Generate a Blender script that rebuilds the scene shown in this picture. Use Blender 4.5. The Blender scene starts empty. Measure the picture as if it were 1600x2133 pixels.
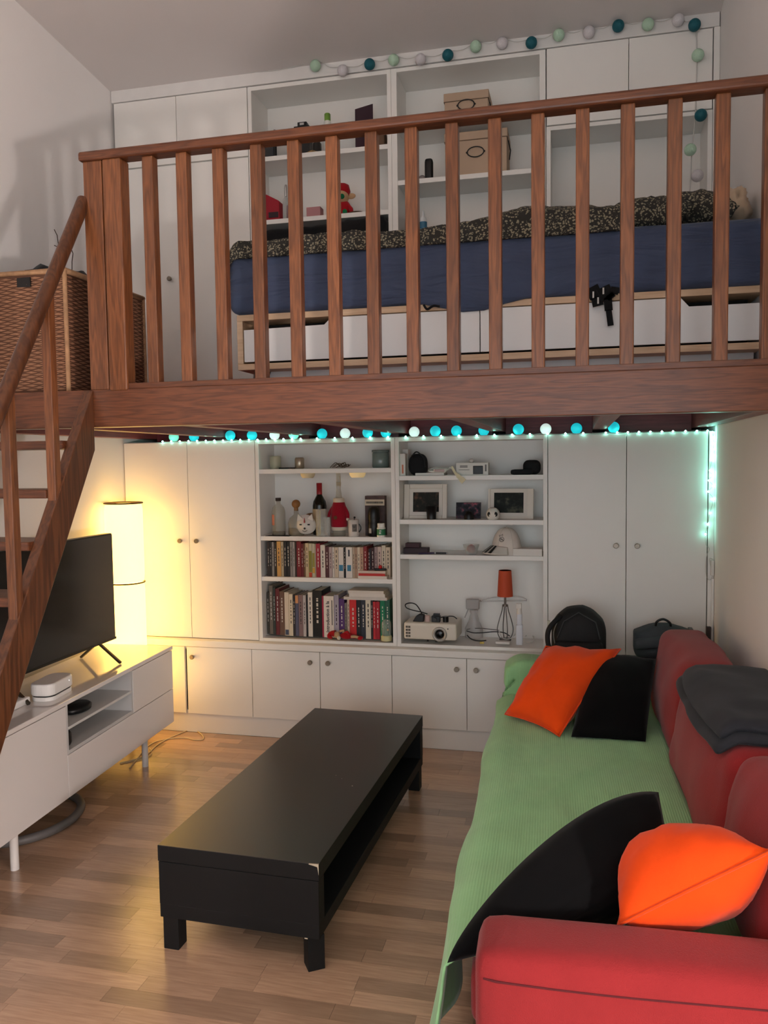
import bpy, bmesh, math, random
import numpy as np
from mathutils import Vector, Matrix, noise as mnoise
random.seed(11)
S = bpy.context.scene
C = S.collection
# ------------------------------------------------------------------ camera
F_PX, YAW, PITCH, ROLL, CAM_H, CAM_D = 1699.3, 0.2337, -0.0639, -0.0135, 1.5792, 4.3254
_cy, _sy = math.cos(YAW), math.sin(YAW)
_fw = Vector((-_sy, _cy, 0)); _rt = Vector((_cy, _sy, 0)); _up = Vector((0, 0, 1))
_cp, _sp = math.cos(PITCH), math.sin(PITCH)
FW = _fw*_cp + _up*_sp; _u2 = _up*_cp - _fw*_sp
_cr, _sr = math.cos(ROLL), math.sin(ROLL)
RT = _rt*_cr + _u2*_sr; UP = _u2*_cr - _rt*_sr
EYE = Vector((0, -CAM_D, CAM_H))
cam = bpy.data.cameras.new('camera'); camo = bpy.data.objects.new('camera', cam); C.objects.link(camo)
cam.sensor_fit = 'HORIZONTAL'; cam.sensor_width = 36; cam.lens = F_PX/1600*36; cam.clip_start = .05; cam.clip_end = 60
m = Matrix((RT, UP, -FW)).transposed().to_4x4(); m.translation = EYE
camo.matrix_world = m
S.camera = camo
# ------------------------------------------------------------------ world, exposure
w = bpy.data.worlds.new('world'); S.world = w; w.use_nodes = True
w.node_tree.nodes['Background'].inputs[0].default_value = (.80, .93, 1.0, 1)
w.node_tree.nodes['Background'].inputs[1].default_value = WORLD_STRENGTH = 2.8
S.view_settings.view_transform = 'Standard'; S.view_settings.look = 'None'
S.view_settings.exposure = 0.0; S.view_settings.gamma = 1; S.view_settings.use_curve_mapping = False

LED_L = 55.
LAMP_L = 4.5   # radiance of the paper floor lamp
# ------------------------------------------------------------------ pixel -> place
def ray(px, py): return FW*F_PX + RT*(px-800) - UP*(py-1066.5)
def onY(px, py, Y): d = ray(px, py); return EYE + d*((Y-EYE.y)/d.y)
def onZ(px, py, Z): d = ray(px, py); return EYE + d*((Z-EYE.z)/d.z)
def onX(px, py, X): d = ray(px, py); return EYE + d*((X-EYE.x)/d.x)
def pxof(p):
    d = Vector(p)-EYE; z = d.dot(FW); return 800+F_PX*d.dot(RT)/z, 1066.5-F_PX*d.dot(UP)/z
# ------------------------------------------------------------------ materials
def lin(c): return tuple(((v/255+.055)/1.055)**2.4 if v/255 > .04045 else v/255/12.92 for v in c)
MATS = {}
def mat(name, col, rough=.5, metal=0., bump=0., bscale=80., var=0., vscale=6., spec=.5, emit=0., ecol=None, alpha=None, trans=0., rand=0., sheen=0., coat=0., stretch=None, ior=1.45):
    if name in MATS: return MATS[name]
    M = bpy.data.materials.new(name); M.use_nodes = True; nt = M.node_tree; N = nt.nodes; L = nt.links
    b = N['Principled BSDF']; c = lin(col) + (1,)
    b.inputs['Base Color'].default_value = c; b.inputs['Roughness'].default_value = rough; b.inputs['Metallic'].default_value = metal
    b.inputs['Specular IOR Level'].default_value = spec; b.inputs['IOR'].default_value = ior
    if trans: b.inputs['Transmission Weight'].default_value = trans
    if sheen: b.inputs['Sheen Weight'].default_value = sheen; b.inputs['Sheen Roughness'].default_value = .4
    if coat: b.inputs['Coat Weight'].default_value = coat; b.inputs['Coat Roughness'].default_value = .05
    if alpha is not None: b.inputs['Alpha'].default_value = alpha
    if emit: b.inputs['Emission Color'].default_value = lin(ecol or col)+(1,); b.inputs['Emission Strength'].default_value = emit
    if bump or var or rand:
        tc = N.new('ShaderNodeTexCoord'); src = tc.outputs['Object']
        if stretch:
            mp = N.new('ShaderNodeMapping'); mp.inputs['Scale'].default_value = stretch; L.new(src, mp.inputs[0]); src = mp.outputs[0]
    if var or rand:
        hsv = N.new('ShaderNodeHueSaturation'); hsv.inputs['Color'].default_value = c; val = None
        if var:
            n = N.new('ShaderNodeTexNoise'); n.inputs['Scale'].default_value = vscale; n.inputs['Detail'].default_value = 4; L.new(src, n.inputs['Vector'])
            mr = N.new('ShaderNodeMapRange'); mr.inputs[1].default_value = .3; mr.inputs[2].default_value = .7; mr.inputs[3].default_value = 1-var; mr.inputs[4].default_value = 1+var
            L.new(n.outputs['Fac'], mr.inputs[0]); val = mr.outputs[0]
        if rand:
            oi = N.new('ShaderNodeObjectInfo'); mr = N.new('ShaderNodeMapRange'); mr.inputs[3].default_value = 1-rand; mr.inputs[4].default_value = 1+rand
            L.new(oi.outputs['Random'], mr.inputs[0])
            if val:
                mu = N.new('ShaderNodeMath'); mu.operation = 'MULTIPLY'; L.new(val, mu.inputs[0]); L.new(mr.outputs[0], mu.inputs[1]); val = mu.outputs[0]
            else: val = mr.outputs[0]
        L.new(val, hsv.inputs['Value']); L.new(hsv.outputs[0], b.inputs['Base Color'])
    if bump:
        n = N.new('ShaderNodeTexNoise'); n.inputs['Scale'].default_value = bscale; n.inputs['Detail'].default_value = 3; L.new(src, n.inputs['Vector'])
        bp = N.new('ShaderNodeBump'); bp.inputs['Strength'].default_value = bump; bp.inputs['Distance'].default_value = .01
        L.new(n.outputs['Fac'], bp.inputs['Height']); L.new(bp.outputs[0], b.inputs['Normal'])
    MATS[name] = M; return M
def wood(name, dark, light, axis, rough=.4, scale=1., rand=.12, ringy=.5, bump=.08):
    """grain stretched along an axis, different on every object"""
    if name in MATS: return MATS[name]
    M = bpy.data.materials.new(name); M.use_nodes = True; nt = M.node_tree; N = nt.nodes; L = nt.links; b = N['Principled BSDF']
    tc = N.new('ShaderNodeTexCoord'); oi = N.new('ShaderNodeObjectInfo')
    mul = N.new('ShaderNodeVectorMath'); mul.operation = 'SCALE'; mul.inputs[0].default_value = (17, 31, 23); L.new(oi.outputs['Random'], mul.inputs['Scale'])
    ad = N.new('ShaderNodeVectorMath'); ad.operation = 'ADD'; L.new(tc.outputs['Object'], ad.inputs[0]); L.new(mul.outputs[0], ad.inputs[1])
    mp = N.new('ShaderNodeMapping'); s = [26*scale]*3; s['xyz'.index(axis)] = 2.0*scale; mp.inputs['Scale'].default_value = s; L.new(ad.outputs[0], mp.inputs[0])
    n1 = N.new('ShaderNodeTexNoise'); n1.inputs['Scale'].default_value = 1; n1.inputs['Detail'].default_value = 2; L.new(mp.outputs[0], n1.inputs['Vector'])
    rg = N.new('ShaderNodeMath'); rg.operation = 'MULTIPLY'; rg.inputs[1].default_value = 9; L.new(n1.outputs['Fac'], rg.inputs[0])
    fr = N.new('ShaderNodeMath'); fr.operation = 'PINGPONG'; fr.inputs[1].default_value = 1; L.new(rg.outputs[0], fr.inputs[0])
    n2 = N.new('ShaderNodeTexNoise'); n2.inputs['Scale'].default_value = 4; n2.inputs['Detail'].default_value = 5; L.new(mp.outputs[0], n2.inputs['Vector'])
    mx = N.new('ShaderNodeMix'); mx.data_type = 'FLOAT'; mx.inputs[0].default_value = ringy; L.new(n2.outputs['Fac'], mx.inputs[2]); L.new(fr.outputs[0], mx.inputs[3])
    cr = N.new('ShaderNodeValToRGB'); cr.color_ramp.elements[0].color = lin(dark)+(1,); cr.color_ramp.elements[1].color = lin(light)+(1,)
    cr.color_ramp.elements[0].position = .1; cr.color_ramp.elements[1].position = .75; L.new(mx.outputs[0], cr.inputs[0])
    hsv = N.new('ShaderNodeHueSaturation'); L.new(cr.outputs[0], hsv.inputs['Color'])
    mr = N.new('ShaderNodeMapRange'); mr.inputs[3].default_value = 1-rand; mr.inputs[4].default_value = 1+rand; L.new(oi.outputs['Random'], mr.inputs[0]); L.new(mr.outputs[0], hsv.inputs['Value'])
    L.new(hsv.outputs[0], b.inputs['Base Color']); b.inputs['Roughness'].default_value = rough
    bp = N.new('ShaderNodeBump'); bp.inputs['Strength'].default_value = bump; bp.inputs['Distance'].default_value = .005; L.new(mx.outputs[0], bp.inputs['Height']); L.new(bp.outputs[0], b.inputs['Normal'])
    MATS[name] = M; return M
def fabric(name, col, scale=300, rough=.95, axis=None, sheen=.2, bump=.3, var=.08, crease=0.):
    """woven cloth; axis gives ribs along one direction"""
    if name in MATS: return MATS[name]
    M = mat(name, col, rough, var=var, vscale=9, sheen=sheen, spec=.2); nt = M.node_tree; N = nt.nodes; L = nt.links; b = N['Principled BSDF']
    tc = N.new('ShaderNodeTexCoord'); wv = N.new('ShaderNodeTexWave'); wv.inputs['Scale'].default_value = scale/6.28 if axis else scale/6; wv.inputs['Distortion'].default_value = .6 if axis else 1.5
    wv.bands_direction = (axis or 'z').upper(); L.new(tc.outputs['Object'], wv.inputs[0])
    h = wv.outputs['Fac']
    if not axis:
        n = N.new('ShaderNodeTexNoise'); n.inputs['Scale'].default_value = scale; L.new(tc.outputs['Object'], n.inputs['Vector']); h = n.outputs['Fac']
    bp = N.new('ShaderNodeBump'); bp.inputs['Strength'].default_value = bump; bp.inputs['Distance'].default_value = .004; L.new(h, bp.inputs['Height']); L.new(bp.outputs[0], b.inputs['Normal'])
    if crease:
        mp = N.new('ShaderNodeMapping'); mp.inputs['Scale'].default_value = (2.5, 2.5, 13); mp.inputs['Rotation'].default_value = (0, .25, 0); L.new(tc.outputs['Object'], mp.inputs[0])
        n2 = N.new('ShaderNodeTexNoise'); n2.inputs['Scale'].default_value = 1; n2.inputs['Detail'].default_value = 3; n2.inputs['Distortion'].default_value = .8; L.new(mp.outputs[0], n2.inputs['Vector'])
        b2 = N.new('ShaderNodeBump'); b2.inputs['Strength'].default_value = crease; b2.inputs['Distance'].default_value = .06; L.new(n2.outputs['Fac'], b2.inputs['Height']); L.new(b2.outputs[0], bp.inputs['Normal'])
    return M
# ------------------------------------------------------------------ mesh builder
class MB:
    def __init__(s): s.v = []; s.f = []; s.sm = []
    def add(s, vs, fs, smooth=False):
        o = len(s.v); s.v += [tuple(v) for v in vs]; s.f += [tuple(o+i for i in f) for f in fs]; s.sm += [smooth]*len(fs); return s
    def box(s, x0, x1, y0, y1, z0, z1, M=None):
        vs = [Vector((x, y, z)) for z in (z0, z1) for y in (y0, y1) for x in (x0, x1)]
        if M: vs = [M @ v for v in vs]
        return s.add(vs, [(0, 2, 3, 1), (4, 5, 7, 6), (0, 1, 5, 4), (2, 6, 7, 3), (0, 4, 6, 2), (1, 3, 7, 5)])
    def beam(s, a, b, w, h, up=(0, 0, 1)):
        a = Vector(a); b = Vector(b); d = (b-a); L = d.length; d.normalize(); u = Vector(up); r = d.cross(u).normalized(); u = r.cross(d)
        vs = [p + r*i*w/2 + u*j*h/2 for p in (a, b) for i, j in ((-1, -1), (1, -1), (1, 1), (-1, 1))]
        return s.add(vs, [(3, 2, 1, 0), (4, 5, 6, 7), (0, 1, 5, 4), (1, 2, 6, 5), (2, 3, 7, 6), (3, 0, 4, 7)])
    def prism(s, poly, y0, y1, axis='y'):
        n = len(poly)
        def mk(p, t): return {'y': (p[0], t, p[1]), 'z': (p[0], p[1], t), 'x': (t, p[0], p[1])}[axis]
        vs = [mk(p, y0) for p in poly] + [mk(p, y1) for p in poly]
        return s.add(vs, [tuple(range(n)), tuple(range(2*n-1, n-1, -1))] + [(i, n+i, n+(i+1) % n, (i+1) % n) for i in range(n)])
    def lathe(s, prof, n=24, M=None, smooth=True, sx=1, sy=1):
        k = len(prof); vs = []
        for r, z in prof:
            for i in range(n):
                a = 2*math.pi*i/n; v = Vector((r*math.cos(a)*sx, r*math.sin(a)*sy, z)); vs.append(M @ v if M else v)
        fs = [(j*n+i, j*n+(i+1) % n, (j+1)*n+(i+1) % n, (j+1)*n+i) for j in range(k-1) for i in range(n)]
        s.add(vs, fs, smooth)
        if prof[0][0] > 1e-4: s.add([vs[i] for i in range(n)], [tuple(range(n-1, -1, -1))])
        if prof[-1][0] > 1e-4: s.add([vs[(k-1)*n+i] for i in range(n)], [tuple(range(n))])
        return s
    def cyl(s, a, b, r, r2=None, n=16):
        a = Vector(a); b = Vector(b); d = b-a; q = Vector((0, 0, 1)).rotation_difference(d.normalized()).to_matrix().to_4x4()
        return s.lathe([(r, 0), (r if r2 is None else r2, d.length)], n, Matrix.Translation(a) @ q)
    def ball(s, c, r, n=16, k=8, sx=1, sy=1, sz=1):
        prof = [(max(1e-5, r*math.sin(math.pi*i/k)), -r*math.cos(math.pi*i/k)*sz) for i in range(k+1)]
        return s.lathe(prof, n, Matrix.Translation(Vector(c)), True, sx, sy)
    def tube(s, pts, r, n=8, closed=False):
        pts = [Vector(p) for p in pts]; k = len(pts); vs = []; prev = None
        for i, p in enumerate(pts):
            a = pts[(i-1) % k] if closed or i else p; b = pts[(i+1) % k] if closed or i < k-1 else p
            t = (b-a).normalized() if (b-a).length > 1e-9 else Vector((0, 0, 1))
            u = prev - t*prev.dot(t) if prev is not None else t.orthogonal()
            if u.length < 1e-6: u = t.orthogonal()
            u.normalize(); prev = u; w_ = t.cross(u); rr = r[i] if isinstance(r, (list, tuple)) else r
            vs += [p + u*rr*math.cos(2*math.pi*j/n) + w_*rr*math.sin(2*math.pi*j/n) for j in range(n)]
        m_ = k if closed else k-1
        s.add(vs, [(i*n+j, i*n+(j+1) % n, ((i+1) % k)*n+(j+1) % n, ((i+1) % k)*n+j) for i in range(m_) for j in range(n)], True)
        if not closed: s.add(vs[:n], [tuple(range(n-1, -1, -1))]); s.add(vs[-n:], [tuple(range(n))])
        return s
    def grid(s, fn, nu, nv, smooth=True, flip=False):
        vs = [fn(i/nu, j/nv) for i in range(nu+1) for j in range(nv+1)]
        fs = [(i*(nv+1)+j, (i+1)*(nv+1)+j, (i+1)*(nv+1)+j+1, i*(nv+1)+j+1) for i in range(nu) for j in range(nv)]
        if flip: fs = [f[::-1] for f in fs]
        return s.add(vs, fs, smooth)
    def soft(s, x0, x1, y0, y1, z0, z1, r, n=10, fn=None, puff=(0, 0, 0), M=None):
        """rounded box on an n-grid; puff bulges each pair of faces"""
        c = Vector(((x0+x1)/2, (y0+y1)/2, (z0+z1)/2)); h = Vector(((x1-x0)/2, (y1-y0)/2, (z1-z0)/2))
        def co(t, hh):  # denser near the rounded rims
            return hh*math.sin(t*math.pi/2)**1 if True else t
        for ax in range(3):
            for sg in (-1, 1):
                def f(u, v, ax=ax, sg=sg):
                    p = Vector((0, 0, 0)); a, b = (ax+1) % 3, (ax+2) % 3
                    p[ax] = sg*h[ax]; p[a] = co(2*u-1, h[a]); p[b] = co(2*v-1, h[b])
                    q = Vector([max(-(h[i]-r), min(h[i]-r, p[i])) if h[i] > r else 0 for i in range(3)]); d = p-q
                    if d.length > 1e-9: p = q + d.normalized()*min(r, max(d.length, r*.999) if d.length >= r*.999 else r)
                    t = [p[i]/h[i] for i in range(3)]
                    for i in range(3):
                        if puff[i]:
                            j, k_ = (i+1) % 3, (i+2) % 3; p[i] += puff[i]*t[i]*max(0, 1-t[j]**2)*max(0, 1-t[k_]**2)
                    p = c + p
                    if fn: p = Vector(fn(p))
                    return M @ p if M else p
                s.grid(f, n, n, True, flip=(sg < 0))
        return s
    def mesh(s, name, material, weld=False):
        me = bpy.data.meshes.new(name); me.from_pydata(s.v, [], s.f)
        me.polygons.foreach_set('use_smooth', s.sm); 
        if weld:
            bm = bmesh.new(); bm.from_mesh(me); bmesh.ops.remove_doubles(bm, verts=bm.verts, dist=1e-5); bmesh.ops.recalc_face_normals(bm, faces=bm.faces); bm.to_mesh(me); bm.free()
        if isinstance(material, (list, tuple)):
            for m_ in material: me.materials.append(m_)
        elif material: me.materials.append(material)
        me.update(); return me
    def obj(s, name, material, parent=None, loc=(0, 0, 0), rz=0., bevel=0., weld=False, seg=2):
        me = s.mesh(name, material, weld); o = bpy.data.objects.new(name, me); C.objects.link(o); o.location = loc; o.rotation_euler = (0, 0, rz)
        if parent: o.parent = parent
        if bevel:
            bv = o.modifiers.new('bevel', 'BEVEL'); bv.width = bevel; bv.segments = seg; bv.limit_method = 'ANGLE'; bv.angle_limit = .6
        return o
def tag(o, label, cat, group=None):
    o['label'] = label; o['category'] = cat
    if group: o['group'] = group
    return o
def thing(name, label, cat, loc=(0, 0, 0), rz=0., group=None):
    o = bpy.data.objects.new(name, None); o.empty_display_size = .05; C.objects.link(o); o.location = loc; o.rotation_euler = (0, 0, rz)
    return tag(o, label, cat, group)
def struct(o): o['kind'] = 'structure'; return o
def box(name, x0, x1, y0, y1, z0, z1, material, parent=None, bevel=.0015, **k): return MB().box(x0, x1, y0, y1, z0, z1).obj(name, material, parent, bevel=bevel, **k)
def nz(x, y=0., z=0.): return mnoise.noise(Vector((x, y, z)))
def text_part(name, txt, size, M, material, parent, ext=.0004, bold=0.):
    cu = bpy.data.curves.new(name, 'FONT'); cu.body = txt; cu.size = size; cu.align_x = 'CENTER'; cu.align_y = 'CENTER'; cu.extrude = ext; cu.offset = bold; cu.resolution_u = 2
    t = bpy.data.objects.new(name, cu); C.objects.link(t); dg = bpy.context.evaluated_depsgraph_get(); dg.update()
    me = bpy.data.meshes.new_from_object(t.evaluated_get(dg)); bpy.data.objects.remove(t); bpy.data.curves.remove(cu)
    me.transform(M); me.materials.clear(); me.materials.append(material); o = bpy.data.objects.new(name, me); C.objects.link(o); o.parent = parent; return o

XL, X1, X2, X3, X4, XR = -2.6031, -1.7627, -.9653, -.1649, .2409, .6626
WHITE = mat('white_lacquer', (240, 236, 230), .38, var=.015, vscale=3)
WALL = mat('wall_paint', (238, 234, 231), .85, bump=.05, bscale=220, var=.02, vscale=2)
CEIL = mat('ceiling_paint', (224, 216, 212), .9, bump=.05, bscale=160, var=.02, vscale=1.5)
KNOB = mat('brushed_knob', (150, 138, 125), .35, .7)
BLACK = mat('black_plastic', (16, 16, 17), .4)
DARK = mat('dark_gap', (22, 18, 15), .8)
CHROME = mat('chrome', (200, 200, 200), .15, 1.)
OAKX = wood('oak_rail', (72, 37, 21), (116, 67, 40), 'x', .35, scale=1.8, ringy=.4)
OAKZ = wood('oak_post', (80, 44, 24), (132, 80, 46), 'z', .35, scale=1.6, rand=.2, ringy=.4)
OAKY = wood('oak_joist', (74, 36, 20), (122, 68, 42), 'y', .4)
OAKS = wood('oak_stair', (62, 33, 18), (102, 60, 34), 'z', .38, scale=1.)
# ------------------------------------------------------------------ key lamp of the next room (its light reaches the loft from low on the right)
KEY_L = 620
def side_lamp():
    t = thing('table_lamp', 'small globe table lamp on the round side table beyond the sofa', 'lamp', (1.95, -4.53, .65))
    MB().lathe([(.08, 0), (.08, .015), (.02, .03), (.012, .2), (.012, .3), (.03, .31)], 24).obj('base', mat('lamp_brass', (150, 120, 70), .3, .9), t)
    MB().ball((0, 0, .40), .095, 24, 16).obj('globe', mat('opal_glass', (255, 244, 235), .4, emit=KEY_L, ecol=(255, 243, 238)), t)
    s_ = thing('side_table', 'round dark side table under the globe lamp', 'table', (1.95, -4.55, 0))
    MB().lathe([(.2, .62), (.2, .65)], 32).obj('tabletop', OAKX, s_); MB().lathe([(.15, 0), (.15, .015), (.025, .03), (.025, .63)], 24).obj('pedestal', OAKZ, s_)
side_lamp()
# ================================================================== THE ROOM
ZC = lambda y: 3.70 - .1*y                      # the ceiling climbs towards the camera
struct(box('wall_left', XL-.12, XL, -6.2, .6, 0, 4.4, WALL, bevel=0))
struct(box('wall_right', XR, XR+.12, -2.95, .6, 0, 4.4, WALL, bevel=0))
struct(box('wall_back', XL-.12, XR+.12, .5, .62, 0, 4.4, WALL, bevel=0))
struct(box('wall_return', XR+.12, 2.8, -2.95, -2.83, 0, 4.4, WALL, bevel=0))
struct(box('wall_far_right', 2.8, 2.92, -6.2, -2.83, 0, 4.4, WALL, bevel=0))
wr = struct(MB().box(XL-.12, -2.1, -6.32, -6.2, 0, 4.4).box(1.7, 2.92, -6.32, -6.2, 0, 4.4).box(-2.1, 1.7, -6.32, -6.2, 0, .3).box(-2.1, 1.7, -6.32, -6.2, 2.55, 4.4).obj('wall_rear', WALL))
fill_win = struct(MB().box(-2.1, -2.04, -6.3, -6.22, .3, 2.55).box(1.64, 1.7, -6.3, -6.22, .3, 2.55).box(-2.04, 1.64, -6.3, -6.22, .3, .36).box(-2.04, 1.64, -6.3, -6.22, 2.49, 2.55).box(-.23, -.17, -6.3, -6.22, .36, 2.49).obj('added_fill_window_1', WHITE))  # added rear window, out of view: its opening lets world light in as frontal fill
struct(MB().prism([(-6.3, ZC(-6.2)), (.62, ZC(.62)), (.62, ZC(.62)+.1), (-6.3, ZC(-6.2)+.1)], XL-.12, 2.92, 'x').obj('ceiling', CEIL))
floor = struct(box('floor', XL-.12, 2.92, -6.2, .62, -.05, -.004, mat('floor_joint', (96, 62, 38), .8), bevel=0))
# beech strip parquet: every strip in view is a piece of its own
PARQ = wood('beech_strip', (158, 122, 98), (196, 161, 133), 'x', .3, scale=1.3, rand=.3, ringy=.12, bump=.02)
PARQ.node_tree.nodes['Principled BSDF'].inputs['Coat Weight'].default_value = .8
PARQ.node_tree.nodes['Principled BSDF'].inputs['Coat Roughness'].default_value = .22
RW = .0685; cand = []; rest = MB()
def inview(x0, x1, y0, y1):
    pts = [pxof((x, y, 0)) for x in (x0, x1) for y in (y0, y1)]
    xs = [p[0] for p in pts]; ys = [p[1] for p in pts]
    if max(xs) < 0 or min(xs) > 1040 or min(ys) > 2133 or max(ys) < 1400: return 0
    return abs((pts[2][0]-pts[0][0])*(pts[1][1]-pts[0][1]))
rr = random.Random(4)
y = -.02; row = 0
while y > -5.9:
    y0 = y-RW; x = XL - rr.random()*.4
    xe = XR if y > -2.95 else 2.8
    while x < xe:
        Lp = rr.choice([.24, .3, .36, .42, .48]); a, b_ = max(x, XL), min(x+Lp, xe)
        if b_-a > .02:
            hidden = a > .0 or (a > -.9 and b_ < -.75 and False)
            ar = 0 if (y < -3.1 or hidden) else inview(a, b_, y0, y)
            cand.append((ar, a, b_, y0, y))
        x += Lp
    y = y0
cand.sort(key=lambda c: -c[0]); pm = {}
for k, (ar, a, b_, y0, y1) in enumerate(cand):
    if k < 298 and ar > 60:
        key = round(b_-a, 3)
        if key not in pm: pm[key] = MB().box(0, b_-a-.0008, 0, RW-.0008, -.012, 0).mesh('floor_strip', PARQ)
        o = bpy.data.objects.new('floor_strip', pm[key]); C.objects.link(o); o.location = (a, y0, 0); o.parent = floor
    else: rest.box(a, b_-.0008, y0, y1-.0008, -.012, 0)
o = rest.obj('floor_strips_beyond', PARQ, floor); o['kind'] = 'stuff'
# baseboard along the left and right walls
struct(box('baseboard_left', XL, XL+.014, -6, -.05, 0, .08, WHITE)); struct(box('baseboard_right', XR-.014, XR, -2.95, -.05, 0, .08, WHITE))

# ================================================================== BUILT-IN CABINETS
def knob(parent, x, z, y=0.):
    MB().lathe([(.006, 0), (.006, .012), (.0135, .016), (.0135, .025), (.011, .028)], 16, Matrix.Translation((x, y, z)) @ Matrix.Rotation(math.pi/2, 4, 'X')).obj('knob', KNOB, parent)
def cabinet(name, label, cat, x0, x1, z0, z1, doors, yf=0., depth=.45, group=None, top=True):
    t = thing(name, label, cat, (0, 0, 0), 0, group); x0 += .001; x1 -= .001; th = .018
    b = MB().box(x0, x0+th, yf+.019, yf+depth, z0, z1).box(x1-th, x1, yf+.019, yf+depth, z0, z1).box(x0+th, x1-th, yf+.019, yf+depth, z0, z0+th).box(x0+th, x1-th, yf+.019, yf+depth, z1-th, z1).box(x0+th, x1-th, yf+depth-.01, yf+depth, z0+th, z1-th)
    b.obj('body', WHITE, t)
    for (xa, xb, za, zb, kx, kz) in doors:
        d = MB().box(xa+.0015, xb-.0015, yf, yf+.018, za+.0015, zb-.0015).obj('door', WHITE, t, bevel=.0012)
        if kx is not None: knob(d, kx, kz, yf)
    return t
def bookcase(name, label, x0, x1, z0, z1, shelves, depth=.25, sides=.02, top=.02, bottom=True, group=None):
    t = thing(name, label, 'bookcase', (0, 0, 0), 0, group)
    for a in (x0+.0005, x1-sides-.0005): box('side_panel', a, a+sides, 0, depth, z0, z1, WHITE, t)
    box('back_panel', x0+sides, x1-sides, depth, depth+.012, z0, z1, WHITE, t, bevel=0)
    box('top_panel', x0+sides, x1-sides, .001, depth, z1-top, z1, WHITE, t)
    if bottom: box('bottom_panel', x0+sides, x1-sides, .001, depth, z0, z0+.018, WHITE, t)
    for zt in shelves: box('shelf', x0+sides, x1-sides, .004, depth, zt-.025, zt, WHITE, t)
    return t
ZT = 1.698
# ---- downstairs base row
XB = [-2.6, -2.212, -1.807, -1.4, -.988, -.577, -.166, .245, .655]
kn = lambda i, right: (XB[i+1]-.045 if right else XB[i]+.045)
names = [('base cabinet in the lamp corner, its doors lit yellow', 0), ('base cabinet right of the lamp-lit doors, under the book rows', 2), ('base cabinet under the projector shelf, next to the sofa', 4), ('base cabinet hidden behind the sofa end', 6)]
for lab, i in names:
    i0, i1 = i, min(i+2, 8)
    if i == 0: ds = [(XB[0], XB[1]-.012, .117, .513, None, 0), (XB[1], XB[2], .117, .513, XB[1]+.044, .456)]
    elif i == 2: ds = [(XB[2], XB[3], .117, .513, XB[3]-.052, .456), (XB[3], XB[4], .117, .513, XB[3]+.052, .456)]
    else: ds = [(XB[i], XB[i+1], .117, .513, XB[i+1]-.052, .456), (XB[i+1], XB[i+2], .117, .513, XB[i+1]+.052, .456)]
    cabinet('base_cabinet', 'low white ' + lab, 'cabinet', XB[i0], XB[i1], .116, .515, ds, -.04, .48)
struct(box('trim_1', XL+.002, XR-.002, -.018, .4, 0, .1155, WHITE))                                    # plinth
tag(box('worktop', XL+.002, XR-.002, -.055, .45, .516, .553, WHITE, bevel=.004), 'long white ledge running over the row of low cabinets', 'worktop')
# ---- downstairs upper row
cabinet('wardrobe', 'tall white two-door wardrobe glowing yellow beside the floor lamp', 'wardrobe', XL+.003, X1-.012, .5535, ZT, [(XL+.006, -2.193, .556, ZT-.002, -2.244, 1.126), (-2.193, X1-.013, .556, ZT-.002, -2.14, 1.126)])
cabinet('wardrobe', 'tall white two-door wardrobe behind the sofa and backpacks', 'wardrobe', X3+.012, XR-.03, .5535, ZT, [(X3+.014, X4, .556, ZT-.002, .19, 1.125), (X4, XR-.032, .556, ZT-.002, .294, 1.125)])
struct(box('trim_2', XR-.029, XR-.001, -.004, .45, .5535, ZT, WHITE))
ZL = [1.535, 1.156, .9245]; ZR = [1.491, 1.253, 1.0626]; ZB = .582
bookcase('bookcase', 'white open bookcase holding bottles and two rows of books', X1-.012, X2, .5535, ZT, ZL, .245, .022, .022)
bookcase('bookcase', 'white open bookcase holding the projector, cap and photo frames', X2, X3+.012, .5535, ZT, ZR, .245, .022, .022)
for i_, (xa, xb) in enumerate(((X1+.01, X2-.022), (X2+.022, X3-.01))): pass
# ---- on the loft
ZF = 1.868
struct(box('trim_3', XL+.004, XR-.004, -.006, .012, 3.634, 3.70, mat('white_board', (228, 224, 220), .5, var=.03, vscale=10), bevel=.002))
cabinet('wardrobe', 'tall white wardrobe with two plain doors standing behind the wicker basket', 'wardrobe', XL+.012, X1-.008, ZF, 3.258, [(XL+.014, -2.2, ZF+.01, 3.256, -2.261, 2.623), (-2.2, X1-.009, ZF+.01, 3.256, None, 0)], 0, .42)
cabinet('overhead_cupboard', 'small white cupboard above the loft wardrobe, beside the left wall', 'cupboard', XL+.012, X1-.008, 3.26, 3.633, [(XL+.014, -2.2, 3.262, 3.632, -2.265, 3.323), (-2.2, X1-.009, 3.262, 3.632, None, 0)], 0, .42)
bookcase('bookcase', 'white open loft bookcase holding the red bag and plush elf', X1-.007, X2+.004, ZF, 3.63, [3.25, 2.91, 2.45], .245, .022, .022)
bookcase('bookcase', 'white open loft bookcase holding two beige storage boxes', X2+.004, X3+.004, ZF, 3.63, [3.34, 3.055, 2.3], .245, .03, .02)
cabinet('overhead_cupboard', 'small white two-door cupboard hung with ball lights above the bed', 'cupboard', X3+.006, XR-.03, 3.252, 3.633, [(X3+.008, X4, 3.254, 3.632, .199, 3.31), (X4, XR-.032, 3.254, 3.632, .301, 3.31)], 0, .42)
bookcase('wall_niche', 'deep white open niche behind the head of the bed', X3+.006, XR-.03, ZF, 3.25, [], .245, .022, .02)
struct(box('trim_4', XR-.029, XR-.001, -.004, .3, ZF, 3.633, WHITE))

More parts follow.
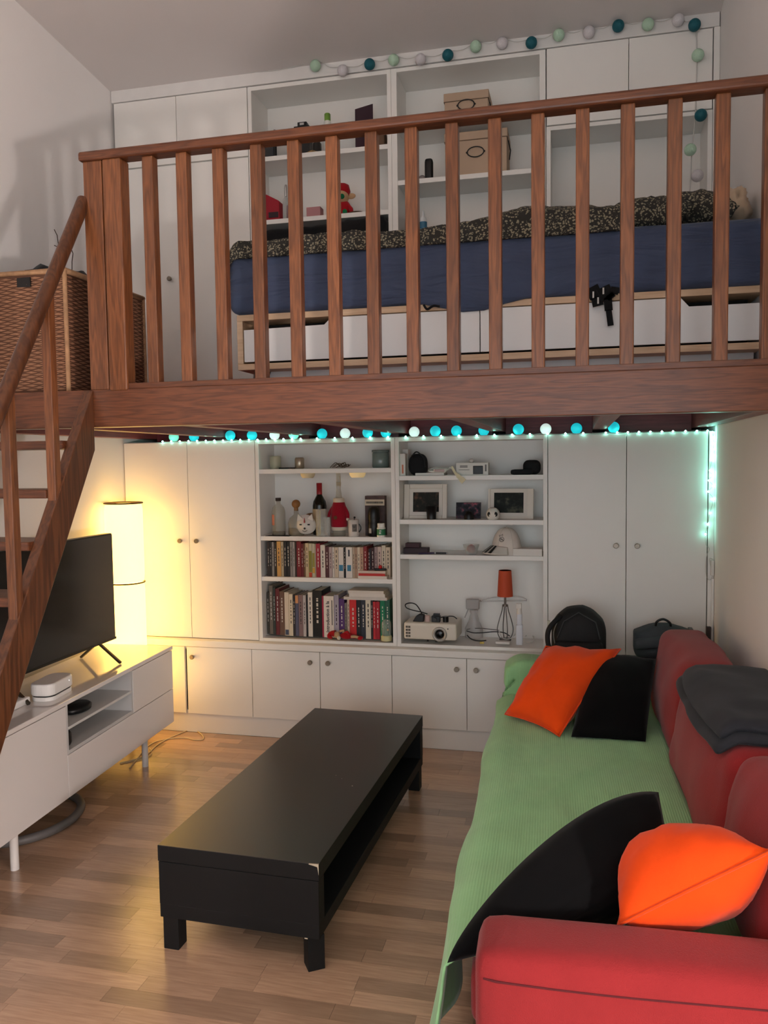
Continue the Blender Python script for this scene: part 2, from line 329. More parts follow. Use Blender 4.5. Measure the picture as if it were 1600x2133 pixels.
# ================================================================== LOFT PLATFORM
YB = -1.45; JZ = 1.722
loft = thing('loft_platform', 'oak loft platform on a heavy front beam and dark joists', 'loft', (0, 0, JZ))
MB().box(XL+.002, XR-.001, YB, YB+.075, 0, 1.868-JZ).obj('front_beam', OAKX, loft, bevel=.003)
JM = wood('maroon_joist', (96, 40, 42), (136, 66, 62), 'y', .45, rand=.06, ringy=.2)
for x in (-2.52, -2.0, -1.48, -.95, -.42, .11, .61): MB().box(x-.035, x+.035, YB+.075, .49, .0, .098).obj('joist', JM, loft, bevel=.002)
DK = wood('maroon_deck', (96, 32, 40), (140, 56, 62), 'x', .5, rand=.1, ringy=.2)
yy = YB+.075
while yy < .47:
    MB().box(XL+.002, XR-.002, yy+.0015, min(yy+.145, .49), .099, 1.866-JZ).obj('deck_board', DK, loft, bevel=.002); yy += .145
jx_ = (-2.52, -2.0, -1.48, -.95, -.42, .11, .61)
for a, b_ in zip(jx_[:-1], jx_[1:]): MB().box(a+.0355, b_-.0355, .19, .21, -.022, .098).obj('blocking_board', DK, loft, bevel=.001)
# the loft's bottom rail and railing
rail = thing('loft_railing', 'oak loft railing with square balusters and a flat handrail', 'railing', (0, YB, 1.868))
MB().box(-1.855, XR-.002, .004, .07, 0.0, .022).obj('bottom_rail', OAKX, rail, bevel=.002)
MB().box(-1.876, XR-.002, -.012, .062, .874, .91).obj('handrail', OAKX, rail, bevel=.01, seg=3)
hr = .874
MB().box(-1.862, -1.782, .0, .075, 0.0, hr).obj('newel_post', OAKZ, rail, bevel=.004)
MB().box(-1.776, -1.698, -.006, .06, -.006, hr).obj('newel_post', OAKZ, rail, bevel=.006)
bp = [(297, 320), (366, 392), (442, 468), (520, 548), (598, 625), (678, 705), (759, 788), (843, 870), (927, 956), (1017, 1044), (1107, 1134), (1199, 1228), (1293, 1322), (1390, 1421), (1489, 1521), (1590, 1624)]
for a, b_ in bp:
    xa = onY((a+b_)/2, 500, YB).x
    MB().box(xa-.0225, xa+.0225, .008, .052, 0.0, hr).obj('baluster', OAKZ, rail, bevel=.004)

# ================================================================== STAIR
stair = thing('loft_stair', 'steep open oak stair with two stringers leading up to the loft', 'stair', (0, 0, 0))
SL = 1.66; ztop = lambda y: 1.868 + (y-YB+.012)*SL            # upper edge of the stringers
def stringer(x0, x1):
    ye = YB-.002 - 1.868/SL; v = .235
    poly = [(YB-.002, 1.868), (YB-.002, 1.868-v-.0), (YB-.002-(1.868-v)/SL, 0), (YB-.002-1.868/SL, 0)]
    return MB().prism(poly, x0, x1, 'x').obj('stringer', OAKS, stair, bevel=.003)
stringer(-1.892, -1.85); stringer(XL+.03, XL+.072)
for k in range(9):
    z = 1.668 - .1815*k
    if z < .1: break
    yc = YB - .002 - (1.868-z)/SL
    MB().box(XL+.072, -1.892, yc-.03, yc+.15, z-.032, z).obj('tread', OAKX, stair, bevel=.004)
hr0 = Vector((-1.872, -1.435, 2.60)); hr1 = Vector((-1.872, -2.45, .915))
dirh = Vector((0, -.528, -.831)).normalized()
hr1 = hr0 + dirh*2.0
MB().cyl(hr0, hr1, .026, n=20).obj('handrail', OAKS, stair)
for yb in (-1.688, -1.925, -2.16):
    zt = hr0.z + (yb-hr0.y)/dirh.y*dirh.z; zb = 1.868 + (yb-YB)*SL - .1
    MB().box(-1.890, -1.854, yb-.018, yb+.018, zb, zt).obj('baluster', OAKZ, stair, bevel=.003)
# ================================================================== COFFEE TABLE
TB = mat('black_brown_veneer', (22, 20, 19), .34, bump=.02, bscale=120, stretch=(8, 1, 8), spec=.5, ior=2.0)
TS = mat('black_side', (13, 13, 14), .6, spec=.35)
CHIP = mat('chipped_board', (196, 180, 156), .8)
tb = thing('coffee_table', 'long low black coffee table with an open shelf and block legs', 'table', (-1.3175, -2.0105, 0), -.0293)
W_, L_ = .55, 1.49
MB().box(0, W_, 0, L_, .297, .349).obj('tabletop', TS, tb, bevel=.0015); MB().box(.001, W_-.001, .001, L_-.001, .3485, .35).obj('top_veneer', TB, tb)
MB().box(.002, W_-.002, .002, L_-.002, .11, .155).obj('lower_shelf', TS, tb, bevel=.0015)
for y0 in (.0015, L_-.0515): MB().box(.0015, W_-.0015, y0, y0+.05, .155, .295).obj('end_panel', TS, tb, bevel=.001)
MB().box(.0015, .03, .05, L_-.05, .155, .295).obj('back_panel', TS, tb)
def leg(cx, cy, a=0): MB().box(-.027, .027, -.027, .027, 0, .112).obj('leg', TS, tb, (cx, cy, 0), a, bevel=.002)
leg(.034, .036); leg(W_-.034, .04, .62); leg(.034, L_-.034); leg(W_-.034, L_-.034)
MB().add([(W_-.032, -.0006, .3475), (W_+.0006, -.0006, .3507), (W_+.0006, -.0006, .315), (W_-.004, -.0006, .342), (W_-.03, -.0006, .3507), (W_+.0006, .004, .3507)], [(0, 1, 3), (1, 2, 3), (0, 4, 5, 1)]).obj('chipped_edge', CHIP, tb)
MB().box(W_-.052, W_-.04, .004, .012, .105, .113).obj('chipped_leg_top', CHIP, tb, bevel=.001)
for px, py, s_ in ((734, 1637, .003), (712, 1622, .0015), (700, 1615, .0015)):
    q = onZ(px, py, .3503); v = Vector((q.x+1.3175, q.y+2.0105, 0)); v.rotate(Matrix.Rotation(.0293, 3, 'Z'))
    MB().lathe([(s_, .3495), (s_*.6, .3508)], 8, Matrix.Translation((v.x, v.y, 0))).obj('paint_fleck', mat('fleck', (230, 225, 215), .7), tb)

# ================================================================== MEDIA BENCH
GLOSS = mat('white_gloss', (228, 222, 218), .07, spec=.5, coat=.3)
BI = mat('bench_inside', (198, 196, 194), .4)
DG = mat('shadow_gap', (60, 56, 54), .7)
rb = -.05 ; bo = Vector((-2.163, -.30, 0))
bench = thing('media_bench', 'long glossy white media bench on round legs under the television', 'media bench', bo, .0)
bench.rotation_euler = (0, 0, .05)
# local: x = 0 front face, negative to the wall; y = 0 far end, negative towards the camera
BL, BD, Z0, Z1 = 1.60, .40, .155, .578
N0, N1 = -1.018, -.462; NZ0, NZ1 = .358, Z1-.024
MB().box(-BD, .004, -BL, 0, Z1-.02, Z1).obj('top_panel', GLOSS, bench, bevel=.003)
MB().box(-BD, -.018, -BL, 0, Z0, Z0+.016).obj('bottom_panel', GLOSS, bench, bevel=.002)
for y0 in (-BL, -.016): MB().box(-BD, -.018, y0, y0+.016, Z0+.016, Z1-.02).obj('side_panel', GLOSS, bench, bevel=.001)
MB().box(-BD, -BD+.01, -BL+.016, -.016, Z0+.016, Z1-.02).obj('back_panel', BI, bench)
for y0 in (N0-.014, N1): MB().box(-BD+.01, -.002, y0, y0+.014, NZ0-.016, Z1-.02).obj('divider', BI, bench)
MB().box(-BD+.01, -.002, N0, N1, NZ0-.016, NZ0).obj('shelf', BI, bench, bevel=.001)
MB().box(-BD+.01, -.002, N0, N1, .447, .459).obj('shelf', mat('shelf_board', (210, 208, 205), .35), bench, bevel=.001)
MB().box(-.017, 0, -BL+.002, N0-.016, Z0+.002, Z1-.024).obj('door', GLOSS, bench, bevel=.0015)
MB().box(-.017, 0, N0-.013, -.002, Z0+.002, NZ0-.018).obj('drawer_front', GLOSS, bench, bevel=.0015)
MB().box(-.017, 0, N1+.014, -.002, NZ0-.015, Z1-.024).obj('door', GLOSS, bench, bevel=.0015)
for yy in (-.262, -1.35):
    for xx in (-.045, -BD+.05): MB().lathe([(.0165, 0), (.0165, Z0)], 20, Matrix.Translation((xx, yy, 0))).obj('leg', GLOSS, bench)
BM = Matrix.Translation(bo) @ Matrix.Rotation(.05, 4, 'Z')
# dark set-top box and small speaker in the open compartment
tag(MB().lathe([(.05, 0), (.062, .006), (.064, .022), (.055, .03), (.0, .032)], 32, sx=1, sy=1.35).obj('set_top_box', BLACK, None, BM @ Vector((-.1, -.80, .459))), 'flat black oval set-top box on the bench shelf', 'media box')
tag(MB().lathe([(.036, 0), (.042, .012), (.042, .05), (.034, .062), (.0, .064)], 24).obj('small_speaker', BLACK, None, BM @ Vector((-.07, -.965, .358))), 'small round black speaker in the lower bench compartment', 'speaker')
# router
rt = thing('router_box', 'rounded white internet box with a dark slot under the television', 'router', BM @ Vector((-.105, -.965, Z1)), .12)
RWh = mat('router_white', (232, 228, 224), .35)
def rrect(hx, hy, r, n=6): return [(sx*(hx-r)+r*math.cos(a0+k/n*math.pi/2), sy*(hy-r)+r*math.sin(a0+k/n*math.pi/2)) for sx, sy, a0 in ((1, 1, 0), (-1, 1, math.pi/2), (-1, -1, math.pi), (1, -1, 1.5*math.pi)) for k in range(n+1)]
MB().prism(rrect(.052, .1, .04), 0, .018, 'z').obj('lower_body', RWh, rt, bevel=.003)
MB().prism(rrect(.049, .097, .038), .018, .023, 'z').obj('slot', BLACK, rt)
MB().prism(rrect(.055, .104, .042), .023, .074, 'z').obj('upper_body', RWh, rt, bevel=.008, seg=4)
MB().lathe([(.0022, 0), (.0015, .001)], 10, Matrix.Translation((.0552, .045, .055)) @ Matrix.Rotation(math.pi/2, 4, 'Y')).obj('status_light', mat('status_led', (255, 255, 255), .5, emit=2), rt)
# flat white box on the bench beside the router, in the stair's shadow
tag(MB().soft(-.06, .06, -.09, .09, 0, .03, .008, 6).obj('white_case', RWh, None, BM @ Vector((-.19, -1.17, Z1)), .05, weld=True), 'low white case lying on the bench beside the internet box', 'case')

# ================================================================== TELEVISION
tvx = -2.352
tv = thing('television', 'large flat black television on the white bench', 'television', (tvx, -1.03, Z1), .0)
SCR = mat('tv_screen', (20, 20, 18), .2, spec=.55)
ty0, ty1, tz0, tz1 = -.49, .49, .085, .64
MB().box(-.045, -.006, ty0, ty1, tz0, tz1).obj('housing', BLACK, tv, bevel=.004)
MB().box(-.006, -.002, ty0+.006, ty1-.006, tz0+.012, tz1-.006).obj('screen', SCR, tv)
MB().box(-.008, .0, ty0, ty1, tz0, tz0+.012).obj('lower_bezel', mat('tv_bezel', (38, 36, 32), .3, .4), tv, bevel=.001)
MB().soft(-.09, -.04, -.3, .3, tz0+.05, tz0+.3, .02, 6).obj('rear_bulge', BLACK, tv, weld=True)
TL = mat('tv_leg', (84, 80, 70), .3, .8)
for yl in (.33, -.37):
    MB().beam((-.02, yl+.02, tz0+.01), (.13, yl-.02, .006), .014, .012).beam((-.02, yl+.02, tz0+.01), (-.14, yl+.05, .006), .014, .012).obj('leg', TL, tv, bevel=.002)

# ================================================================== FLOOR LAMP
lx = onY(249, 1100, -.2).x
lamp = thing('floor_lamp', 'tall lit paper column floor lamp in the corner behind the television', 'lamp', (max(lx, XL+.112), -.2, 0))
SHADE = mat('lit_paper', (255, 240, 190), .8, emit=LAMP_L, ecol=(255, 200, 98))
LB = mat('lamp_trim', (96, 70, 44), .6)
MB().lathe([(.1, 0), (.1, .018), (.012, .022), (.012, .3)], 24).obj('base', BLACK, lamp)
MB().lathe([(.1, .915), (.104, .95), (.104, 1.32), (.098, 1.352)], 40).obj('upper_shade', SHADE, lamp)
MB().lathe([(.1, .26), (.104, .3), (.104, .87), (.1, .9)], 40).obj('lower_shade', SHADE, lamp)
for z in (1.356, .907, .255): MB().tube([(.1035*math.cos(i*math.pi/24), .1035*math.sin(i*math.pi/24), z) for i in range(48)], .0045, 8, True).obj('ring', LB, lamp)
# lamp flex on the floor and the hose under the bench
CORD = mat('cream_cord', (224, 206, 170), .6)
def zpath(pts, z): return [Vector((q.x, q.y, z)) for q in (onZ(a, b_, z) for a, b_ in pts)]
def smooth(pts, n=8):
    P = [Vector(p) for p in pts]; P = [P[0]*2-P[1]] + P + [P[-1]*2-P[-2]]; out = []
    for i in range(1, len(P)-2):
        for k in range(n):
            t = k/n; a, b_, c, d = P[i-1:i+3]
            out.append(.5*((2*b_) + (c-a)*t + (2*a-5*b_+4*c-d)*t*t + (3*b_-a-3*c+d)*t**3))
    return out + [P[-2]]
lc = MB().tube(smooth(zpath([(250, 1590), (300, 1575), (330, 1550), (365, 1532), (400, 1520), (420, 1530), (423, 1540), (405, 1541), (385, 1537), (345, 1540), (310, 1553), (270, 1600)], .004)), .0032, 6).obj('lamp_cord', CORD)
tag(lc, 'cream lamp cord looping on the parquet near the plinth', 'cord')
lc = MB().tube(smooth(zpath([(312, 1558), (316, 1570), (300, 1580), (262, 1588)], .004)), .0025, 6).obj('power_cord', CORD)
tag(lc, 'short thin cord on the parquet behind the bench leg', 'cord')
hc = Vector((-2.362, -1.27)); HG = mat('grey_hose', (104, 100, 98), .45)
hp = [(hc.x+.2*math.cos(a), hc.y+.25*math.sin(a), .022) for a in [2*math.pi*i/48 for i in range(48)]]
# the ring must clear the bench legs
tag(MB().tube([(x-.0, y_, z) for x, y_, z in hp], .019, 10, True).obj('coiled_hose', HG), 'grey coiled hose lying on the floor under the media bench', 'hose')

# ================================================================== SOFA
RED = fabric('red_linen', (146, 42, 44), 420, var=.06, bump=.35)
REDB = fabric('red_linen_cushion', (150, 42, 44), 420, var=.07, bump=.35)
GREEN = fabric('green_rib', (154, 206, 148), 250, axis='x', sheen=.3, bump=.2, var=.06)
so = Vector((-.205, -2.735, 0)); sa = math.atan2(.033, 1.)
sofa = thing('sofa', 'long red linen sofa with loose back cushions against the right wall', 'sofa', so, sa)
SM = Matrix.Translation(so) @ Matrix.Rotation(sa, 4, 'Z')
SLn, SD, AH = 2.50, .86, .575
def crown(p): return (p.x, p.y, p.z)
MB().soft(0, SD, .0, .185, .05, AH, .04, 12, puff=(0, .006, .008)).obj('near_arm', RED, sofa, weld=True)
MB().soft(0, SD, SLn-.185, SLn, .05, AH, .04, 12, puff=(0, .006, .008)).obj('far_arm', RED, sofa, weld=True)
MB().tube([(.02, .006, AH-.052)] + [(x, -.0015, AH-.05-.004*math.sin(x*7)) for x in [i*.04+.045 for i in range(20)]], .0024, 5).obj('arm_seam', mat('red_seam', (84, 20, 26), .9), sofa)
MB().soft(.01, SD, .187, SLn-.187, .06, .26, .03, 8).obj('base', RED, sofa, weld=True)
for k in range(2):
    a = .188 + k*(SLn-.376)/2
    MB().soft(-.03, .72, a+.002, a+(SLn-.376)/2-.002, .262, .425, .045, 10, puff=(0, 0, .012)).obj('seat_cushion', RED, sofa, weld=True)
MB().soft(.70, SD+.0, .188, SLn-.188, .262, .70, .06, 10, puff=(0, 0, .01)).obj('back_rest', RED, sofa, weld=True)
for xx in (.06, SD-.1):
    for yy in (.08, SLn-.08): MB().lathe([(.02, 0), (.026, .06)], 12, Matrix.Translation((xx, yy, 0))).obj('foot', BLACK, sofa)
# back cushions: leaning, overstuffed
def back_cushion(y0, y1, lean, zt, x0, seed, th, parent=sofa):
    def d(p):
        h = (p.z-.43)/(zt-.43)
        w_ = .014*nz(p.y*5+seed, p.z*6, seed) + .007*nz(p.y*14, p.z*12+seed, p.x*4)
        return (p.x + lean*h + w_, p.y, p.z + .01*nz(p.y*4+seed, seed))
    return MB().soft(x0, x0+th, y0, y1, .43, zt, .05, 16, d, puff=(.03, .01, .012)).obj('back_cushion', REDB, parent, weld=True)
back_cushion(1.545, 2.265, .05, .80, .60, 1., .20)
back_cushion(.685, 1.535, .05, .772, .585, 5., .19)
back_cushion(.195, .675, .06, .80, .585, 9., .16)

# ---- green throw: lies on the seat, climbs over the far arm, hangs over the front edge
def throw():
    ya, yb = .2, SLn-.188; N1_, N2_ = 110, 46
    def base(s_):                 # path along the length: s in metres from the near end
        flat = yb-ya-.01
        if s_ < flat: return ya+s_, .449
        s_ -= flat
        if s_ < .155: return yb-.016 , .449+s_*.97
        s_ -= .155
        return min(yb-.016+s_, SLn+.01), AH+.028 - .4*max(0, s_-.16)
    tot = (yb-ya-.01)+.155+.17
    def f(u, v):
        s_ = u*tot; yy, zz = base(s_); onarm = max(0, min(1, (s_-(yb-ya-.03))/.1))
        front = -.075+.01*math.sin(yy*7)+ .045*onarm; back = .615 + .02*math.sin(yy*3+1)*(1-onarm) - .03*onarm
        q = v*1.0
        wid = back-front
        hang = .36*(1-.75*onarm)
        tl = wid+hang; d_ = q*tl
        near = max(0, 1-u*5)
        if d_ < wid:
            x = back-d_; r_ = max(0, 1-(d_)/.001); z = zz
            e = max(0, 1-(wid-d_)/.06); z -= .022*e*e
        else:
            h = d_-wid; z = zz-.022-h; flare = .018*math.sin(yy*16+1)*(h/.33) + (.07*near*(h/.33)**1.3); x = front-.008*math.sin(min(1, h/.03)*1.57)-flare - .01
        if z < .02: z = .02
        n_ = .010*nz(x*5, yy*3.2, 2.) + .005*nz(x*14, yy*7, 5.)
        ridge = .007*math.exp(-((yy-1.15-(x-.15)*1.5)/.022)**2)*(1 if -.02 < x < .33 else .3)
        if d_ < wid: z += max(-.006, n_) + ridge
        else: x -= abs(n_)*.8
        return Vector((x, yy, z))
    o = MB().grid(f, N1_, N2_).obj('throw_blanket', GREEN, None, so, sa)
    sm = o.modifiers.new('solid', 'SOLIDIFY'); sm.thickness = .006; sm.offset = 1
    return tag(o, 'pale green ribbed throw spread over the red sofa seat and far arm', 'throw')
throw()
# ---- scatter cushions from four corner points
def pillow(name, label, P, thick, material, piping=None, n=18, seed=0., pull=.05, nrm=None, wr=.006, power=.55, v0pull=None):
    P = [Vector(p) for p in P]; c = sum(P, Vector())/4
    N_ = ((P[1]-P[0]).cross(P[3]-P[0])).normalized()
    t = thing(name, label, 'cushion', (c.x, c.y, min(p.z for p in P)))
    org = Vector((c.x, c.y, min(p.z for p in P)))
    def pos(u, v):
        uu, vv = 2*u-1, 2*v-1
        pv = v0pull if (v0pull is not None and vv < 0) else pull
        u2 = .5+.5*uu*(1-pull*(1-vv*vv)*abs(uu)); v2 = .5+.5*vv*(1-pv*(1-uu*uu)*abs(vv))
        return P[0]*(1-u2)*(1-v2)+P[1]*u2*(1-v2)+P[2]*u2*v2+P[3]*(1-u2)*v2
    def side(sg):
        def f(u, v):
            uu, vv = 2*u-1, 2*v-1; h = max(0, (1-uu**2)*(1-vv**2))**power
            w_ = wr*(nz(u*5+seed, v*5, sg) + .6*nz(u*11, v*11+seed, sg*3)) * min(1, h*3)
            return pos(u, v) + N_*(sg*thick/2*h + w_) - org
        return f
    b = MB().grid(side(1), n, n).grid(side(-1), n, n, flip=True)
    b.obj('cover', material, t, weld=True)
    if piping:
        k = 16; ed = [pos(i/k, 0) for i in range(k)]+[pos(1, i/k) for i in range(k)]+[pos(1-i/k, 1) for i in range(k)]+[pos(0, 1-i/k) for i in range(k)]
        MB().tube([p-org for p in ed], .0035, 6, True).obj('piping', piping, t)
    return t
ORG = fabric('orange_cotton', (250, 80, 18), 700, bump=.15, var=.04, sheen=.15)
ORP = fabric('orange_piping', (232, 76, 22), 700, bump=.1)
BLK = mat('black_velvet', (8, 8, 9), .9, sheen=.08, spec=.15)
def Q(px, py, Y): return onY(px, py, Y)
pillow('scatter_cushion', 'orange cushion leaning on the green-covered far arm of the sofa', [onZ(1052, 1488, .475), onZ(1165, 1534, .465), Q(1293, 1352, -.60), Q(1137, 1346, -.50)], .19, ORG, ORP, seed=2, pull=.07, wr=.012)
pillow('scatter_cushion', 'black velvet cushion behind the orange one in the far sofa corner', [onZ(1190, 1535, .465), onZ(1345, 1545, .465), Q(1368, 1372, -.62), Q(1225, 1362, -.52)], .15, BLK, seed=5, pull=.02)
pillow('scatter_cushion', 'large black velvet cushion slumped over the near arm of the sofa', [Vector((-.278, -2.615, .472)), Q(1372, 1650, -2.12), Vector((.26, -2.24, .47)), Vector((-.03, -2.46, .47))], .19, BLK, seed=7, pull=.02, v0pull=-.85, wr=.012, n=26)
pillow('scatter_cushion', 'orange cushion standing edge-up between the near arm and black cushion', [Q(1288, 1928, -2.55), Q(1612, 1770, -2.60), Vector((.385, -2.26, .63)), Vector((.11, -2.26, .53))], .23, ORG, ORP, seed=9, pull=.05, wr=.008)
# ---- folded grey blanket on the sofa back
GB = fabric('charcoal_fleece', (52, 53, 58), 500, sheen=.1, bump=.2, var=.15)
fb = thing('folded_blanket', 'folded charcoal fleece blanket lying over the sofa back cushions', 'blanket', (.525, -1.58, .778), sa)
for k in range(2):
    def d(p, k=k): return (p.x + .010*nz(p.y*5, p.z*20+k), p.y + .010*nz(p.x*7+k, p.z*9), p.z + .010*nz(p.x*9+k, p.y*9) + .006*math.sin(p.x*60+p.y*14)*max(0, -p.x*3) - .55*max(0, -.11-p.x) - .12*max(0, p.x-.05))
    MB().soft(-.165+.012*k, .13, -.37+.012*k, .31-.01*k, .0+.028*k, .034+.028*k, .0175, 20, d, puff=(.02, .01, .006)).obj('fold', GB, fb, weld=True)
# ================================================================== BED ON THE LOFT
BX0, BX1, BY0, BY1, BZ0, BZ1 = -1.412, .660, -1.05, -.07, 1.968, 2.2
BIRCH = wood('birch_edge', (196, 160, 124), (226, 194, 160), 'x', .5, rand=.05, ringy=.2, bump=.02)
WD = mat('drawer_white', (236, 234, 232), .3)
bed = thing('storage_bed', 'low white storage bed with birch edges standing on the loft', 'bed', (0, 0, ZF))
bz = lambda z: z-ZF
MB().box(BX0, BX1, BY0, BY1, bz(BZ1-.026), bz(BZ1)).obj('top_board', BIRCH, bed, bevel=.002)
MB().box(BX0, BX1, BY0, BY1, bz(BZ0), bz(BZ0+.026)).obj('bottom_board', BIRCH, bed, bevel=.002)
for x in (BX0,): MB().box(x, x+.026, BY0, BY1, bz(BZ0+.026), bz(BZ1-.026)).obj('end_board', BIRCH, bed, bevel=.002)
MB().box(BX0+.03, BX1-.03, BY0+.12, BY1, bz(BZ0+.03), bz(BZ1-.03)).obj('drawer_box', DARK, bed)
zb, zt = bz(BZ0+.034), bz(BZ1-.030)
xm = onY(1000, 700, BY0).x; xn1 = onY(690, 690, BY0).x; xn2 = onY(1418, 640, BY0).x
MB().prism([(BX0+.031, zb), (xm-.002, zb), (xm-.002, zt), (xn1, zt), (xn1-.03, zt-.028), (BX0+.031, zt-.034)], BY0+.001, BY0+.019).obj('drawer_front', WD, bed)
MB().prism([(xm+.002, zb), (BX1-.001, zb), (BX1-.001, zt-.034), (xn2+.03, zt-.034), (xn2, zt), (xm+.002, zt)], BY0+.001, BY0+.019).obj('drawer_front', WD, bed)
MB().box(onY(556, 780, BY0+.1).x, BX1-.01, BY0+.1, BY1, .0005, bz(BZ0)).obj('plinth', WD, bed)
for x in (BX0+.05,):
    for y_ in (BY0+.06, BY1-.12): MB().prism([(x, 0), (x+.03, 0), (x+.06, bz(BZ0)), (x, bz(BZ0))], y_, y_+.04).obj('leg', DARK, bed)
BLUE = fabric('navy_sheet', (74, 84, 108), 500, bump=.15, var=.08, sheen=.25, crease=.7)
def sheet(p):
    x, y_, z = p; x = min(x, XR-.0015)
    if y_ < BY0+.2:
        k = max(0, 1-(z-BZ1)/.21)
        cx, _ = pxof((x, BY0, BZ1)); dip = .05*math.exp(-((cx-985)/85)**2)
        z -= k*dip*(1 if y_ < BY0-.002 else 0); y_ -= k*.004
        y_ += .008*nz(x*3, z*16, 1) * (1 if x > -.4 else .4) + .005*nz(x*9+z*14, z*30, 4)*(1 if x > -.2 else .3)
    return (x, y_, z + .006*nz(x*4, y_*3, 7))
tag(MB().soft(BX0-.03, BX1+.06, BY0-.022, BY1+.02, BZ1+.001, BZ1+.245, .04, 40, sheet).obj('mattress', BLUE, weld=True), 'thick mattress in a creased navy blue fitted sheet on the loft bed', 'mattress')
# paisley duvet cover
def paisley():
    M = bpy.data.materials.new('paisley'); M.use_nodes = True; nt = M.node_tree; N = nt.nodes; L = nt.links; b = N['Principled BSDF']; b.inputs['Roughness'].default_value = .95
    tc = N.new('ShaderNodeTexCoord'); n = N.new('ShaderNodeTexNoise'); n.inputs['Scale'].default_value = 11; L.new(tc.outputs['Object'], n.inputs['Vector'])
    mixv = N.new('ShaderNodeMix'); mixv.data_type = 'VECTOR'; mixv.inputs[0].default_value = .12; L.new(tc.outputs['Object'], mixv.inputs[4]); L.new(n.outputs['Color'], mixv.inputs[5])
    v1 = N.new('ShaderNodeTexVoronoi'); v1.inputs['Scale'].default_value = 13; L.new(mixv.outputs[1], v1.inputs['Vector'])
    ring = N.new('ShaderNodeMath'); ring.operation = 'MULTIPLY'; ring.inputs[1].default_value = 34; L.new(v1.outputs['Distance'], ring.inputs[0])
    sn = N.new('ShaderNodeMath'); sn.operation = 'SINE'; L.new(ring.outputs[0], sn.inputs[0])
    v2 = N.new('ShaderNodeTexVoronoi'); v2.inputs['Scale'].default_value = 115; L.new(tc.outputs['Object'], v2.inputs['Vector'])
    lt = N.new('ShaderNodeMath'); lt.operation = 'LESS_THAN'; lt.inputs[1].default_value = .47; L.new(v2.outputs['Distance'], lt.inputs[0])
    g = N.new('ShaderNodeMath'); g.operation = 'GREATER_THAN'; g.inputs[1].default_value = -.5; L.new(sn.outputs[0], g.inputs[0])
    m_ = N.new('ShaderNodeMath'); m_.operation = 'MULTIPLY'; L.new(lt.outputs[0], m_.inputs[0]); L.new(g.outputs[0], m_.inputs[1])
    mx = N.new('ShaderNodeMix'); mx.data_type = 'RGBA'; mx.inputs[6].default_value = lin((48, 46, 42))+(1,); mx.inputs[7].default_value = lin((146, 138, 116))+(1,); L.new(m_.outputs[0], mx.inputs[0]); L.new(mx.outputs[2], b.inputs['Base Color'])
    return M
PAIS = paisley()
topz = BZ1+.245
prof = [(478, 16), (500, 30), (560, 38), (640, 50), (700, 60), (800, 46), (900, 50), (1000, 66), (1060, 84), (1100, 96), (1200, 94), (1300, 88), (1330, 66)]   # crest height of the duvet over the sheet, px
dx0, dx1 = BX0-.045, onY(1312, 450, BY0).x
def duv(u, v):
    x = dx0 + (dx1-dx0)*u; px_, _ = pxof((x, -.7, topz))
    h = np.interp(px_, [p[0] for p in prof], [p[1] for p in prof])/515
    y_ = BY0-.03+(BY1+.09-BY0)*v
    e = math.sin(math.pi*min(1, v*1.6+.12)/2)**.6 * min(1, (1-v)*4+.3)
    z = topz + .012 + h*e*(.8 + .35*nz(x*3.4, y_*3.1, 3.3)) + .018*nz(x*9, y_*7, 1.2)*e + .009*nz(x*22, y_*18, 6)
    if v == 0: z = topz-.022 + .012*nz(x*6, 1, 1)
    if u < .04:                                   # falls over the foot of the bed
        k = (0.04-u)/.04; z -= .17*k*k; x -= .018*k
    if u > .97: z -= .05*(u-.97)/.03
    return Vector((x, y_, max(z, topz-.16 if u < .04 else topz-.02)))
o = MB().grid(duv, 120, 44).obj('duvet', PAIS); sm = o.modifiers.new('solid', 'SOLIDIFY'); sm.thickness = .012; sm.offset = 1
tag(o, 'rumpled black and beige paisley duvet spread over the blue mattress', 'duvet')
pillow('bed_pillow', 'plump paisley pillow lying flat at the end of the duvet', [Vector((.115, -1.06, topz+.062)), Vector((.42, -1.05, topz+.066)), Vector((.42, -.62, topz+.07)), Vector((.125, -.62, topz+.075))], .15, PAIS, seed=3, pull=.03, wr=.014, power=.42)
pillow('bed_pillow', 'taller paisley pillow propped beside the beige bedding', [Vector((.335, -1.0, topz+.105)), Vector((.585, -1.0, topz+.06)), Vector((.57, -.66, topz+.075)), Vector((.33, -.66, topz+.11))], .15, PAIS, seed=8, pull=.04, wr=.012, power=.42)
BEI = fabric('beige_cotton', (196, 172, 146), 500, bump=.15, sheen=.2)
def crump(cx, cy, cz, rx, ry, rz, seed):
    def f(u, v):
        a = 2*math.pi*u; t = math.pi*v; d = Vector((math.cos(a)*math.sin(t), math.sin(a)*math.sin(t), -math.cos(t)))
        k = 1 + .28*nz(d.x*2.2+seed, d.y*2.2, d.z*2.2) + .14*nz(d.x*6, d.y*6+seed, d.z*6)
        return Vector((cx+d.x*rx*k, cy+d.y*ry*k, max(cz, cz+rz+d.z*rz*k)))
    return MB().grid(f, 40, 22)
pb = onY(1562, 425, -.8)
tag(crump(0, 0, 0, .06, .16, .08, 2.).obj('beige_bedding', BEI, None, (.585, -.83, topz+.0), weld=True), 'crumpled beige bedding heaped at the right wall end of the bed', 'bedding')
CLO = mat('black_cloth', (14, 14, 16), .95, bump=.3, bscale=30, sheen=.1)
